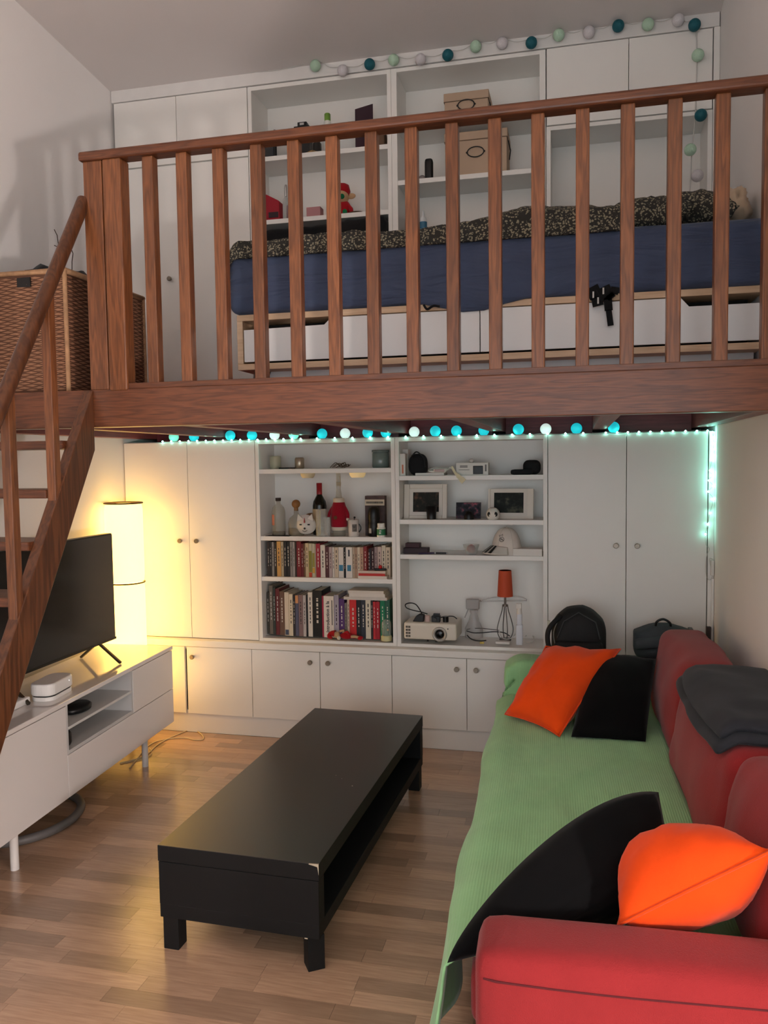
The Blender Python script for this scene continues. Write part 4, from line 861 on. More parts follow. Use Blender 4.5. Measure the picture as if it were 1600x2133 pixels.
for row, zs, nm in ((rowA, .9245, 'upper'), (rowB, ZB, 'lower')):
    for i, r in enumerate(row):
        a, b_, c, yt = r[:4]; ex = r[4] if len(r) > 4 else ()
        y0 = (.022 if (nm == 'upper' and a < 1240) else .06 if nm == 'upper' else .03) + .004*((i*7) % 5)/5
        yr = 1110+yt/5.333
        if nm == 'lower' and i < 6: y0 += .03-.005*i
        x, w_, h = fit(530+a/5.333, 530+b_/5.333, yr, y0, zs)
        zmax = (1.156-.026-zs) if nm == 'upper' else (.9245-.026-zs); h = min(h, zmax-.004)
        kind = 'thin' if w_ < .0085 else 'thick' if w_ > .016 else 'slim'
        big = (nm == 'lower' and 760 < a < 770)
        lab = '%s %s book, %s from the left panel on the %s book shelf' % (kind, colour(c), ORD[i], nm)
        if big: lab = 'thick white book with large dark title running up its spine'
        t = book(lab, x, w_-.0006, h, min(.15 if nm == 'upper' else .17, .235-y0), y0, zs, c, 'books standing on the %s book shelf' % nm, ex if not big else ((.995, .996, c, .1),))
        if big:
            R = Matrix.Rotation(math.pi/2, 4, 'X') @ Matrix.Rotation(math.pi/2, 4, 'Z')
            text_part('spine_title', 'Introduction à la', .0265, Matrix.Translation((-.006, -.0006, h*.5)) @ R, TXT, t, bold=.0006)
            MB().box(w_*.28, w_*.36, -.0004, 0, h*.3, h*.9).obj('spine_line', TXT, t)
def flat(name, label, x0, x1, y0p, y1p, Y, dep, zs, c, rz=0., cat='book', grp=None):
    a = onY(x0, y0p, Y); b_ = onY(x1, y0p, Y); th = a.z-onY(x0, y1p, Y).z; w_ = b_.x-a.x; t = thing(name, label, cat, ((a.x+b_.x)/2, Y, zs), rz, grp)
    ct = .0012
    MB().box(-w_/2, w_/2, 0, dep, 0, ct).box(-w_/2, w_/2, 0, dep, th-ct, th).box(-w_/2, w_/2, 0, ct, ct, th-ct).obj('cover', bookmat(c), t); MB().box(-w_/2+.003, w_/2-.002, ct, dep-.003, ct, th-ct).obj('pages', PAGE, t); return t, th
z = .9245
t, th = flat('book', 'white book lying flat, lowest of the small pile on the upper book shelf', 746, 806, 1203, 1209, -.0, .12, z, (226, 212, 198)); z += th
t, th = flat('book', 'red paperback lying on the white book of the upper shelf pile', 747, 802, 1198, 1203, .004, .11, z, (196, 50, 44)); z += th
t, th = flat('book', 'cream booklet topping the small pile on the upper book shelf', 745, 803, 1193, 1198, .01, .11, z, (216, 196, 180)); z += th
pn = thing('pocket_knife', 'small black and red folding knife resting on the booklet pile', 'knife', (onY(792, 1193, .03).x, .035, z), .15)
MB().soft(-.035, .035, -.008, .008, 0, .012, .005, 6).obj('handle', BLACK, pn, weld=True); MB().ball((.0, 0, .02), .011, 14, 10).obj('red_bead', mat('red_gloss', (190, 30, 34), .3), pn)
zb_ = ZB + max(0.16, fit(715, 800, 1249, .04, ZB)[2])
t, th = flat('book', 'wide white thin book lying across the standing lower books', 716, 806, 1242, 1248, .025, .14, zb_, (206, 198, 190)); zb_ += th
t, th = flat('book', 'white paperback lying under the top one across the lower books', 727, 802, 1233, 1240, .03, .13, zb_, (222, 214, 204)); zb_ += th
t, th = flat('book', 'topmost white paperback lying across the lower books', 725, 799, 1226, 1232, .03, .13, zb_, (218, 208, 196))

# ================================================================== SHELF THINGS, LEFT BAY
GLASS = mat('clear_glass', (226, 228, 222), .05, alpha=.28); SMOKE = mat('tinted_glass', (176, 170, 150), .06, alpha=.42)
def at(x0, x1, yt, Y, zs): return fit(x0, x1, yt, Y, zs)
S1, S2 = ZL[0], ZL[1]
x, w_, h = at(560, 582, 950, .08, S1); t = thing('ceramic_pot', 'pale green ceramic pot on the top shelf above the bottles', 'pot', (x, .1, S1)); MB().lathe([(w_*.44, 0), (w_*.5, .004), (w_*.5, h-.004), (w_*.46, h), (w_*.4, h), (w_*.4, .006)], 24).obj('body', mat('pale_green_glaze', (186, 184, 158), .4), t)
x, w_, h = at(612, 631, 953, .08, S1); t = thing('drink_can', 'silver drink can on the top shelf above the bottles', 'can', (x, .1, S1)); MB().lathe([(w_*.4, 0), (w_*.5, .006), (w_*.5, h-.008), (w_*.4, h), (w_*.37, h-.003), (.0, h-.003)], 24).obj('body', mat('can_metal', (186, 172, 150), .3, .6), t)
x, w_, h = at(583, 611, 972, .08, S1); tag(box('black_phone', -w_/2, w_/2, -.03, .03, 0, .008, BLACK, loc=(x, .09, S1)), 'flat black phone between the pot and the can', 'phone')
x, w_, h = at(772, 808, 937, .1, S1); t = thing('glass_jar', 'squat grey-green glass jar with a lid at the shelf end', 'jar', (x, .13, S1)); MB().lathe([(w_*.44, 0), (w_*.48, .006), (w_*.48, h*.8), (w_*.42, h*.86)], 28).obj('body', mat('jar_glass', (120, 136, 132), .15, spec=.6), t); MB().lathe([(w_*.5, h*.86), (w_*.5, h*.98), (w_*.46, h)], 28).obj('lid', mat('jar_lid', (112, 126, 124), .25), t)
x, w_, h = at(682, 721, 961, .06, S1); t = thing('dried_sprig', 'tangle of dried brown sprigs lying on the top bottle shelf', 'dried plant', (x, .08, S1))
for k in range(9):
    a = random.uniform(-1, 1); MB().tube(smooth([(-.045+.01*k, 0, .004), (-.03+.012*k, .01*a, .012+.012*random.random()), (-.01+.01*k, -.012*a, .02+.012*random.random()), (.012+.006*k, .005, .008)], 4), .0022, 5).obj('sprig', mat('dried_brown', (92, 78, 60), .9), t)
for (a, b_, em) in ((624, 654, .0), (726, 760, .25)):
    x, w_, h = at(a, b_, 998, .03, S1); t = thing('puck_light', ('unlit' if not em else 'faintly glowing') + ' cream puck light stuck under the shelf above the bottles', 'light', (x, .05, S1-.026)); MB().lathe([(w_*.36, -.026), (w_*.46, -.014), (w_*.5, 0)], 28).obj('dome', mat('puck_dome%d' % (em > 0), (224, 208, 170), .5, emit=em, ecol=(255, 214, 140)), t)
def bottle(name, label, x0, x1, yt, Y, prof, m_, cat='bottle'):
    x, w_, h = at(x0, x1, yt, Y, S2); t = thing(name, label, cat, (x, Y, S2)); MB().lathe([(r*w_/2, z_*h) for r, z_ in prof], 28).obj('glass', m_, t); return t, w_, h
t, w_, h = bottle('spirit_bottle', 'clear spirit bottle with a dark cork and coral label', 566, 593, 1037, .06, [(.85, 0), (1, .02), (1, .62), (.85, .74), (.35, .84), (.32, .92), (.0, .92)], SMOKE)
MB().lathe([(.36*w_/2, .915*h), (.4*w_/2, .93*h), (.4*w_/2, h)], 16).obj('cork', mat('cork_dark', (52, 38, 30), .7), t); MB().grid(lambda u, v: Vector((math.sin(-.85+.55*u)*w_*.506, -math.cos(-.85+.55*u)*w_*.506, h*(.28+.28*v))), 6, 1).obj('label', mat('coral_label', (214, 132, 100), .7), t); MB().lathe([(.9*w_/2, .01*h), (.94*w_/2, .03*h), (.94*w_/2, .1*h), (0, .1*h)], 24).obj('liquid', mat('dark_spirit', (60, 50, 38), .2), t)
t, w_, h = bottle('decanter', 'round-bellied glass decanter with a wooden ball stopper', 600, 633, 1040, .075, [(.9, 0), (1, .04), (1, .36), (.8, .48), (.3, .58), (.27, .7), (.0, .7)], SMOKE)
MB().ball((0, 0, .87*h), .26*w_, 18, 12).obj('stopper', mat('stopper_wood', (150, 104, 58), .5), t); MB().lathe([(.13*w_, .68*h), (.13*w_, .78*h)], 14).obj('stopper_neck', MATS['stopper_wood'], t); MB().lathe([(.86*w_/2, .01*h), (.92*w_/2, .04*h), (.92*w_/2, .2*h), (0, .2*h)], 24).obj('liquid', mat('amber_spirit', (120, 92, 52), .2), t)
t, w_, h = bottle('wine_bottle', 'dark green wine bottle with a red capsule', 651, 679, 1006, .13, [(.95, 0), (1, .02), (1, .56), (.9, .64), (.42, .76), (.36, .8), (.36, .99), (.0, .99)], mat('wine_glass', (26, 30, 22), .12))
MB().lathe([(.4*w_/2, .78*h), (.4*w_/2, h), (0, h)], 18).obj('capsule', mat('capsule_red', (150, 26, 34), .4), t); MB().grid(lambda u, v: Vector((math.sin(-1.2+2.4*u)*w_*.506, -math.cos(-1.2+2.4*u)*w_*.506, h*(.16+.34*v))), 10, 1).obj('label', mat('wine_label', (206, 180, 140), .8), t)
# bottle dressed in a small knitted jumper
t, w_, h = bottle('dressed_bottle', 'slim clear bottle wearing a small red knitted christmas jumper', 688, 722, 986, .07, [(.72, 0), (.76, .02), (.76, .44), (.4, .6), (.26, .75), (.26, .99), (.3, 1.)], SMOKE)
KN = fabric('red_knit', (158, 24, 42), 260, bump=.6); KW = fabric('white_knit', (222, 210, 190), 260, bump=.5)
MB().lathe([(.84*w_/2, .12*h), (.98*w_/2, .16*h), (.98*w_/2, .4*h), (.7*w_/2, .53*h), (.52*w_/2, .56*h)], 28).obj('jumper', KN, t)
MB().lathe([(.84*w_/2, .09*h), (.95*w_/2, .1*h), (.95*w_/2, .145*h), (.84*w_/2, .15*h)], 28).obj('hem', KW, t); MB().lathe([(.5*w_/2, .53*h), (.68*w_/2, .54*h), (.66*w_/2, .6*h), (.5*w_/2, .61*h)], 24).obj('collar', KW, t)
for sx in (-1, 1): MB().tube(smooth([(sx*w_*.36, -.004, .46*h), (sx*w_*.56, -.01, .36*h), (sx*w_*.58, -.016, .28*h)], 4), .009, 10).obj('sleeve', KN, t); MB().ball((sx*w_*.58, -.018, .27*h), .0095, 12, 8).obj('cuff', KW, t)
MB().lathe([(.011, 0), (.009, .002)], 14, Matrix.Translation((-.008, -.98*w_/2, .3*h)) @ Matrix.Rotation(math.pi/2, 4, 'X')).obj('badge', mat('badge_brown', (110, 66, 36), .8), t)
MB().tube([(.28*w_/2*math.cos(a), .28*w_/2*math.sin(a), .8*h+.003*i/4) for i, a in enumerate([j*.8 for j in range(30)])], .0012, 5).tube(smooth([(.004, -.005, .97*h), (.014, -.01, .9*h), (.012, -.012, .78*h)]), .0012, 5).obj('twine', mat('twine', (170, 150, 116), .9), t)
# white fox mask
x, w_, h = at(615, 656, 1071, .03, S2); t = thing('fox_mask', 'small white mask painted with red marks leaning on the bottles', 'mask', (x, .035, S2), .1); MW = mat('mask_white', (222, 214, 204), .5)
def mk(u, v):
    a = 2*math.pi*u; r_ = v; rx = w_/2*(1+.0*math.sin(a)); rz_ = h/2*(1+.1*math.sin(a)); return Vector((rx*r_*math.cos(a), -.03*(1-r_**2)+.01, h/2*.96+rz_*r_*math.sin(a)*.9))
MB().grid(mk, 28, 8).obj('face', MW, t, weld=True)
for sx in (-1, 1): MB().prism([(sx*w_*.12, h*.80), (sx*w_*.4, h*.68), (sx*w_*.34, h*1.02)], -.012, .004).obj('ear', MW, t); MB().soft(sx*w_*.2-.007, sx*w_*.2+.007, -.027, -.018, h*.5, h*.5+.008, .003, 4).obj('eye', BLACK, t, weld=True)
MB().prism([(-w_*.03, h*.62), (w_*.03, h*.62), (0, h*.84)], -.031, -.02).obj('forehead_mark', mat('mark_red', (176, 36, 44), .6), t); MB().ball((0, -.025, h*.36), .006, 10, 8).obj('nose', BLACK, t); MB().tube([(-.014, -.02, h*.26), (0, -.024, h*.22), (.014, -.02, h*.26)], .0016, 5).obj('mouth', BLACK, t)
x, w_, h = at(632, 652, 1054, .16, S2); tag(MB().lathe([(.058, 0), (.06, .003), (.06, .006), (.0, .008)], 32, Matrix.Translation((0, 0, .061)) @ Matrix.Rotation(math.pi/2-.15, 4, 'X')).obj('wooden_plate', mat('plate_wood', (146, 104, 66), .6, var=.15, vscale=20), None, (x+.012, .175, S2)), 'round brown wooden plate propped behind the wine bottle', 'plate')
x, w_, h = at(656, 681, 1061, .02, S2); t = thing('tall_glass', 'tall clear glass holding a yellow stick before the wine bottle', 'glass', (x, .026, S2)); MB().lathe([(w_*.4, 0), (w_*.44, .004), (w_*.48, h), (w_*.455, h), (w_*.41, .008), (0, .008)], 24).obj('glass', GLASS, t); MB().cyl((-.008, 0, .01), (-.008, 0, h*.95), .004, n=10).obj('stick', mat('stick_yellow', (222, 200, 130), .5), t)
x, w_, h = at(674, 688, 1077, .03, S2); t = thing('crystal_glass', 'small cut crystal glass beside the dressed bottle', 'glass', (x+.004, .02, S2)); MB().lathe([(w_*.36, 0), (w_*.4, .004), (w_*.5, h*.5), (w_*.46, h*.6), (w_*.5, h), (w_*.46, h), (w_*.36, .01), (0, .01)], 10, smooth=False).obj('glass', GLASS, t)
x, w_, h = at(724, 746, 1083, .03, S2); t = thing('mug', 'white mug with a dark print and dark handle', 'mug', (x, .045, S2)); MB().lathe([(w_*.46, 0), (w_*.5, .003), (w_*.5, h), (w_*.46, h), (w_*.46, .005), (0, .005)], 28).obj('cup', mat('mug_white', (224, 214, 204), .25), t)
MB().tube([(w_*.5+.011*math.sin(i/10*math.pi), 0, h*.25+h*.5*i/10) for i in range(11)], .0035, 8).obj('handle', mat('mug_handle', (50, 48, 48), .3), t); MB().grid(lambda u, v: Vector((math.sin(.0+.9*u)*w_*.504, -math.cos(.0+.9*u)*w_*.504, h*(.3+.45*v))), 6, 4).obj('print', mat('mug_print', (100, 92, 86), .6, var=.7, vscale=90), t); MB().tube([(-.004, 0, .02), (.004, .004, h+.012)], .002, 6).ball((.005, .004, h+.012), .006, 10, 8).obj('spoon', BLACK, t)
x, w_, h = at(760, 801, 1033, .09, S2); t = thing('game_box', 'upright dark game box with a pale title strip', 'box', (x, .115, S2), 0.); MB().box(-w_/2, w_/2, -.025, .025, 0, h).obj('carton', mat('box_art', (70, 50, 46), .6, var=.5, vscale=26), t, bevel=.001); MB().box(-w_/2+.001, w_/2-.001, -.0258, -.025, h*.76, h*.91).obj('title_strip', mat('strip_cream', (206, 190, 166), .6), t)
mb = MB(); zx = -w_/2+.008
while zx < w_/2-.01: l_ = random.uniform(.002, .005); mb.box(zx, zx+l_, -.0262, -.0258, h*.81, h*.86); zx += l_+.0012
mb.obj('title_print', MARK, t)
x, w_, h = at(766, 791, 1055, .05, S2); t = thing('pepper_mill', 'black bottle-shaped mill standing before the game box', 'mill', (x, .05, S2)); MB().lathe([(w_*.42, 0), (w_*.5, .004), (w_*.5, h*.45), (w_*.44, h*.5), (w_*.5, h*.6), (w_*.46, h*.9), (w_*.3, h), (0, h)], 24).obj('body', BLACK, t); MB().grid(lambda u, v: Vector((math.sin(-.7+.5*u)*w_*.506, -math.cos(-.7+.5*u)*w_*.506, h*(.12+.16*v))), 4, 1).obj('label', mat('label_grey', (170, 164, 160), .6), t)
x, w_, h = at(784, 802, 1090, .01, S2); t = thing('pill_bottle', 'small white and green pill bottle at the shelf edge', 'bottle', (x, .02, S2)); MB().lathe([(w_*.5, 0), (w_*.5, h*.66), (w_*.38, h*.72)], 22).obj('body', mat('pill_white', (228, 224, 214), .4), t); MB().lathe([(w_*.503, h*.14), (w_*.503, h*.58)], 22).obj('label', mat('pill_green', (46, 118, 78), .5), t); MB().lathe([(w_*.42, h*.72), (w_*.42, h*.97), (w_*.38, h)], 22).obj('cap', MATS['pill_white'], t)
MB().box(-.006, .004, -w_*.508, -w_*.5, h*.25, h*.36).box(-.004, .006, -w_*.508, -w_*.5, h*.42, h*.5).obj('label_print', MATS['pill_white'], t)
x, w_, h = at(555, 605, 1112, .03, S2); tag(box('dark_coaster', -w_/2, w_/2, -.04, .03, 0, .003, BLACK, loc=(x+.003, .012+.03, S2-.0005)), 'thin black mat under the spirit bottle', 'mat')
# elf toy lying before the lower books
q0 = onZ(682, 1330, ZB); x, w_, h = at(682, 754, 1307, .0, ZB)
el = thing('lying_doll', 'red plush doll with a white pompom lying before the lower books', 'doll', (x, .0, ZB))
MB().ball((.01, .0, .02), .02, 18, 10, 1.9, .8, .95).obj('body', FR, el); MB().ball((-.045, -.002, .024), .019, 16, 10).obj('head', FL, el); MB().tube(smooth([(-.055, .0, .03), (-.078, .0, .028), (-.088, -.008, .014), (-.07, -.016, .008)], 5), [.02, .019, .018, .017, .016, .015, .015, .014, .014, .013, .012, .011, .01, .009, .008, .006], 10).obj('hat', FR, el)
MB().ball((-.028, -.02, .011), .011, 14, 10).obj('pompom', KW, el)
for k, pts_ in enumerate(([(.0, -.005, .036), (.02, -.012, .045), (.03, -.014, .03)], [(-.01, .004, .038), (-.005, .0, .05), (-.028, -.004, .044)])): MB().tube(smooth(pts_, 4), .0065, 8).obj('arm', FR if k == 0 else FL, el)
for k, yy in ((0, -.006), (1, .008)): MB().tube(smooth([(.04, yy, .018), (.062, yy-.004, .02), (.085, yy-.006, .014)], 4), .008, 8).obj('leg', FL if k == 0 else FR, el); MB().ball((.092, yy-.008, .012), .0115, 12, 8, 1.3, .9, .9).obj('boot', FR, el)
x, w_, h = at(794, 816, 1290, .01, ZB); t = thing('snow_globe', 'small glass globe jar with green and gold figures on a cream base', 'ornament', (x-.002, .015, ZB)); MB().lathe([(w_*.5, 0), (w_*.5, h*.2), (w_*.42, h*.24)], 22).obj('base', mat('globe_base', (206, 198, 150), .5), t)
MB().lathe([(w_*.4, h*.24), (w_*.46, h*.4), (w_*.46, h*.8), (w_*.3, h*.96), (0, h)], 22).obj('globe', GLASS, t); MB().lathe([(w_*.3, h*.24), (w_*.05, h*.8)], 10).obj('tree', mat('tree_green', (40, 104, 62), .7), t); MB().ball((.008, -.004, h*.5), .007, 10, 8).obj('figure', mat('figure_gold', (200, 160, 90), .5), t)

# ================================================================== SHELF THINGS, RIGHT BAY
R1, R2, R3 = ZR
def crop3(x, y): return 820+x/5, 900+y/5
WC = mat('white_carton', (226, 220, 212), .5); BKF = mat('black_fabric', (24, 24, 26), .9, bump=.2, bscale=90)
x, w_, h = at(837, 850, 936, .1, R1); tag(box('white_carton', -w_/2, w_/2, -.03, .03, 0, h, WC, loc=(x, .13, R1)), 'taller narrow white carton at the left end of the cable shelf', 'box')
x, w_, h = at(832, 844, 945, .03, R1); t = thing('white_carton', 'shorter narrow white carton printed with an orange mark', 'box', (x, .06, R1)); MB().box(-w_/2, w_/2, -.03, .03, 0, h).obj('carton', WC, t, bevel=.001); MB().box(-.003, .006, -.0305, -.03, h*.1, h*.5).obj('print', mat('orange_print', (206, 120, 90), .6), t)
x, w_, h = at(851, 889, 945, .08, R1); t = thing('black_pouch', 'rounded black pouch beside the narrow white cartons', 'pouch', (x, .1, R1)); MB().soft(-w_/2, w_/2, -.05, .05, 0, h, .04, 12, lambda p: (p.x*(1-.2*max(0, p.z/h-.5)), p.y, p.z)).obj('body', BKF, t, weld=True); MB().tube(smooth([(-w_*.3, -.03, h*.9), (0, -.04, h*1.08), (w_*.35, -.04, h*.8), (w_*.45, -.045, h*.4)]), .004, 6).obj('strap', BLACK, t)
x, w_, h = at(865, 925, 986, .03, R1); tag(box('white_folder', -w_/2, w_/2, -.02, .1, 0, .014, WC, loc=(x, .05, R1)), 'flat white box lying under the coiled white cables', 'box')
x, w_, h = at(882, 948, 970, .03, R1); t = thing('white_goggles', 'white goggles with a looped strap lying on the flat box', 'goggles', (x, .05, R1+.014))
MB().tube([(.055*math.cos(a)-.005, .03*math.sin(a), .018+.012*math.sin(a+.4)) for a in [i*.2618 for i in range(24)]], .006, 8, True).obj('strap', WC, t); MB().soft(-.03, .04, -.04, -.01, 0, .026, .012, 8).obj('frame', WC, t, weld=True); MB().soft(-.022, .032, -.043, -.036, .006, .02, .003, 6).obj('lens', mat('goggle_lens', (176, 150, 146), .2), t, weld=True); MB().tube(smooth([(.03, 0, .022), (.06, .0, .026), (.075, -.01, .03)]), .005, 8).obj('clip', WC, t)
x, w_, h = at(950, 1017, 964, .03, R1); t = thing('webcam_box', 'white carton printed with a dark round device', 'box', (x, .07, R1)); MB().box(-w_/2, w_/2, -.04, .04, 0, h).obj('carton', WC, t, bevel=.001); MB().soft(w_*.03, w_*.34, -.0415, -.0385, h*.08, h*.75, .0014, 6).obj('device_print', BLACK, t, weld=True)
mb = MB(); 
for zz in (.62, .72): mb.box(-w_*.38, -w_*.14, -.0405, -.04, h*zz, h*(zz+.07))
mb.box(-w_*.42, -w_*.08, -.0405, -.04, h*.42, h*.46); mb.box(w_*.4, w_*.45, -.0405, -.04, h*.3, h*.85); mb.obj('print', mat('print_grey', (120, 116, 112), .7), t)
tag(MB().ball((0, 0, .011), .0125, 14, 10).obj('white_bead', WC, None, (onY(982, 962, .05).x, .06, R1+h-.0005)), 'small white ball resting on the printed carton', 'ball')
ribb = thing('paper_tag', 'cream paper tag hanging over the shelf edge', 'tag', (0, 0, 0)); ribbon([onY(a, b_, Y_) for a, b_, Y_ in ((941, 972, .02), (948, 985, .0), (953, 990, -.004), (960, 997, -.006), (966, 1003, -.008))], [.012, .014, .022, .03]).obj('tag', mat('cream_paper', (224, 214, 180), .8), ribb)
x, w_, h = at(1090, 1127, 958, .1, R1); t = thing('black_shoe', 'black shoe lying tilted at the right end of the cable shelf', 'shoe', (x, .1, R1)); MB().soft(-w_/2, w_/2-.002, -.05, .05, 0, h, .03, 10, lambda p: (p.x, p.y, p.z*(1-.0*p.x))).obj('upper', BKF, t, weld=True)
x, w_, h = at(1064, 1110, 980, .03, R1); tag(MB().soft(-w_/2, w_/2, -.04, .04, 0, .028, .012, 8).obj('black_glasses_case', BKF, None, (x, .0+.05, R1), weld=True), 'flat black glasses case before the black shoe', 'case')
def frame(label, x0, x1, y0p, y1p, ix0, ix1, iy0, iy1, Y, rz, photo, lean=.12):
    x, w_, h = at(x0, x1, y0p, Y, R2); xi0, _, hi1 = at(ix0, ix0, iy0, Y, R2); xi1 = at(ix1, ix1, iy0, Y, R2)[0]; hi0 = at(ix0, ix0, iy1, Y, R2)[2]
    t = thing('framed_photo', label, 'photo frame', (x, Y, R2)); t.rotation_euler = (-lean, 0, rz); a, b_ = xi0-x, xi1-x; FW_ = mat('frame_white', (222, 212, 198), .4); mm = .02
    MB().box(-w_/2, a-mm, 0, .018, 0, h).box(b_+mm, w_/2, 0, .018, 0, h).box(a-mm, b_+mm, 0, .018, 0, hi0-mm).box(a-mm, b_+mm, 0, .018, hi1+mm, h).obj('frame', FW_, t, bevel=.003)
    MB().box(a-mm, b_+mm, .008, .012, hi0-mm, hi1+mm).obj('mount', mat('mount_card', (226, 218, 208), .8), t); MB().box(a, b_, .0074, .008, hi0, hi1).obj('photo', photo, t)
    sg = MB().box(-.02, .02, .018, .024, 0, h*.5).obj('back_board', BLACK, t); return t
def photomat(name, base, cols, seed):
    M = bpy.data.materials.new(name); M.use_nodes = True; nt = M.node_tree; N = nt.nodes; L = nt.links; b = N['Principled BSDF']; tc = N.new('ShaderNodeTexCoord'); mp = N.new('ShaderNodeMapping'); mp.inputs['Location'].default_value = (seed, seed*.7, seed*.3); L.new(tc.outputs['Object'], mp.inputs[0])
    n = N.new('ShaderNodeTexNoise'); n.inputs['Scale'].default_value = 34; n.inputs['Detail'].default_value = 2; L.new(mp.outputs[0], n.inputs['Vector']); cr = N.new('ShaderNodeValToRGB'); e = cr.color_ramp.elements; e[0].position = .45; e[0].color = lin(base)+(1,); e[1].position = .72; e[1].color = lin(cols[-1])+(1,)
    for i, c in enumerate(cols[:-1]): q_ = e.new(.56+.08*i); q_.color = lin(c)+(1,)
    L.new(n.outputs['Fac'], cr.inputs[0]); L.new(cr.outputs[0], b.inputs['Base Color']); b.inputs['Roughness'].default_value = .6; b.inputs['Specular IOR Level'].default_value = .25; return M
frame('square white photo frame behind the black cup', 840, 930, 1008, 1081, 859, 913, 1025, 1066, .09, .0, photomat('photo_pair', (26, 26, 20), [(40, 38, 30), (110, 74, 58)], 2.3))
frame('wide white photo frame behind the small white ball', 1016, 1111, 1018, 1082, 1028, 1090, 1026, 1068, .10, -.04, photomat('photo_plant', (16, 20, 18), [(28, 36, 30), (80, 80, 66)], 5.1))
x, w_, h = at(887, 909, 1055, .03, R2); t = thing('black_cup', 'tapered black cup before the square photo frame', 'cup', (x, .04, R2)); MB().lathe([(w_*.42, 0), (w_*.5, h), (w_*.46, h), (w_*.4, .004), (0, .004)], 24).obj('cup', BLACK, t)
x, w_, h = at(950, 1002, 1046, .1, R2); t = thing('photo_print', 'dark unframed photo print leaning between the two frames', 'photo', (x, .09, R2)); t.rotation_euler = (-.18, 0, 0); MB().box(-w_/2, w_/2, 0, .002, 0, h).obj('paper', BLACK, t); MB().box(-w_/2+.003, w_/2-.003, -.0004, 0, .003, h-.003).obj('image', photomat('photo_night', (28, 28, 36), [(60, 56, 66), (190, 96, 110)], 7.7), t)
x, w_, h = at(966, 987, 1064, .03, R2); tag(MB().lathe([(w_*.5, 0), (w_*.48, h*.5), (w_*.3, h*.9), (0, h)], 20).obj('black_dome', BLACK, None, (x, .04, R2)), 'small black dome before the unframed photo', 'ornament')
x, w_, h = at(1012, 1041, 1060, .02, R2); t = thing('panda_ball', 'small white ball with two dark eye patches', 'ornament', (x, .03, R2)); MB().ball((0, 0, h*.5), w_*.5, 22, 14).obj('ball', WC, t)
for sx in (-1, 1): MB().ball((sx*w_*.2, -w_*.36, h*.52), w_*.19, 14, 10, .9, .6, 1).obj('eye_patch', BLACK, t); MB().ball((sx*w_*.2, -w_*.47, h*.44), w_*.05, 8, 6).obj('eye', WC, t)
# third shelf
x, w_, h = at(845, 875, 1131, .06, R3); hb = .022; x2, w2, h2 = at(841, 892, 1141, .05, R3); tag(box('dark_case', -w2/2, w2/2, -.03, .03, 0, max(.012, h2), mat('case_plum', (50, 34, 40), .6), loc=(x2, .07, R3), bevel=.003), 'long flat dark case, lower of the two under the photo frames', 'case')
tag(box('dark_case', -w_/2, w_/2, -.025, .025, 0, max(.012, h-max(.012, h2)), mat('case_maroon', (60, 28, 36), .6), loc=(x, .075, R3+max(.012, h2)), bevel=.003), 'small maroon case stacked on the long flat case', 'case')
p0, p1 = onZ(880, 1150, R3), onZ(918, 1147, R3)
for k, (a, b_, c, lb) in enumerate((((882, 1149), (914, 1146), (190, 110, 84), 'orange'), ((912, 1149), (937, 1147), (30, 30, 36), 'black'), ((872, 1153), (906, 1151), (62, 50, 84), 'purple'))):
    u_, v_ = onZ(a[0], a[1], R3+.004), onZ(b_[0], b_[1], R3+.004); u_.y = max(.01, min(.06, u_.y)); v_.y = max(.01, min(.06, v_.y)); t = thing('pen', lb + ' pen lying on the shelf beside the dark cases', 'pen', (0, 0, 0)); MB().cyl(u_, v_, .0042, n=10).obj('barrel', mat('pen_'+lb, c, .4), t); MB().cyl(v_, v_+(v_-u_).normalized()*.012, .0038, .001, 10).obj('tip', CHROME, t)
x, w_, h = at(964, 999, 1134, .05, R3); t = thing('glass_dish', 'small glass dish holding a red ball', 'dish', (x, .05, R3)); MB().lathe([(w_*.3, 0), (w_*.32, .004), (w_*.5, h), (w_*.47, h), (w_*.29, .006), (0, .006)], 24).obj('dish', GLASS, t); MB().ball((0, 0, h*.55), w_*.26, 16, 12).obj('red_ball', mat('ball_red', (150, 24, 36), .4), t)
# baseball cap
x0, w_, h = at(1022, 1086, 1100, .05, R3); cp_ = thing('baseball_cap', 'white baseball cap with three black stripes and a crest', 'cap', (x0, .09, R3), 0.); CW = fabric('cap_cotton', (222, 212, 202), 600, bump=.1)
def dome(u, v):
    a = 2*math.pi*u; t_ = v*math.pi/2; return Vector((w_/2*math.cos(a)*math.cos(t_)**.8, .075*math.sin(a)*math.cos(t_)**.8, h*math.sin(t_)))
MB().grid(dome, 32, 12).obj('crown', CW, cp_, weld=True); MB().ball((0, 0, h), .005, 10, 8).obj('button', CW, cp_)
def brim(u, v):
    a = math.pi*(.93+.62*u); r_ = .98+.75*v*math.sin(math.pi*(.04+.92*u))**.5; return Vector((w_/2*math.cos(a)*r_, .075*math.sin(a)*r_, h*.26*(1-v) + .006 + .006*math.sin(math.pi*u)*(1-v*.4)))
o = MB().grid(brim, 22, 8).obj('brim', CW, cp_); sm = o.modifiers.new('solid', 'SOLIDIFY'); sm.thickness = .003; sm.offset = 0
def onbrim(u, v):
    p = brim(u, v); n_ = (brim(u+.01, v)-p).cross(brim(u, v+.01)-p).normalized()
    return p + n_*(.005 if n_.z > 0 else -.005)
for k in range(3): MB().grid(lambda a, b_, k=k: onbrim(.30+.13*k+.075*a, .06+.9*b_), 3, 8).obj('stripe', BLACK, cp_)
for k in range(6):
    a = k/6; MB().tube([dome(a, j/10)*1.006 for j in range(11)], .0008, 4).obj('panel_seam', mat('seam_grey', (186, 176, 166), .9), cp_)
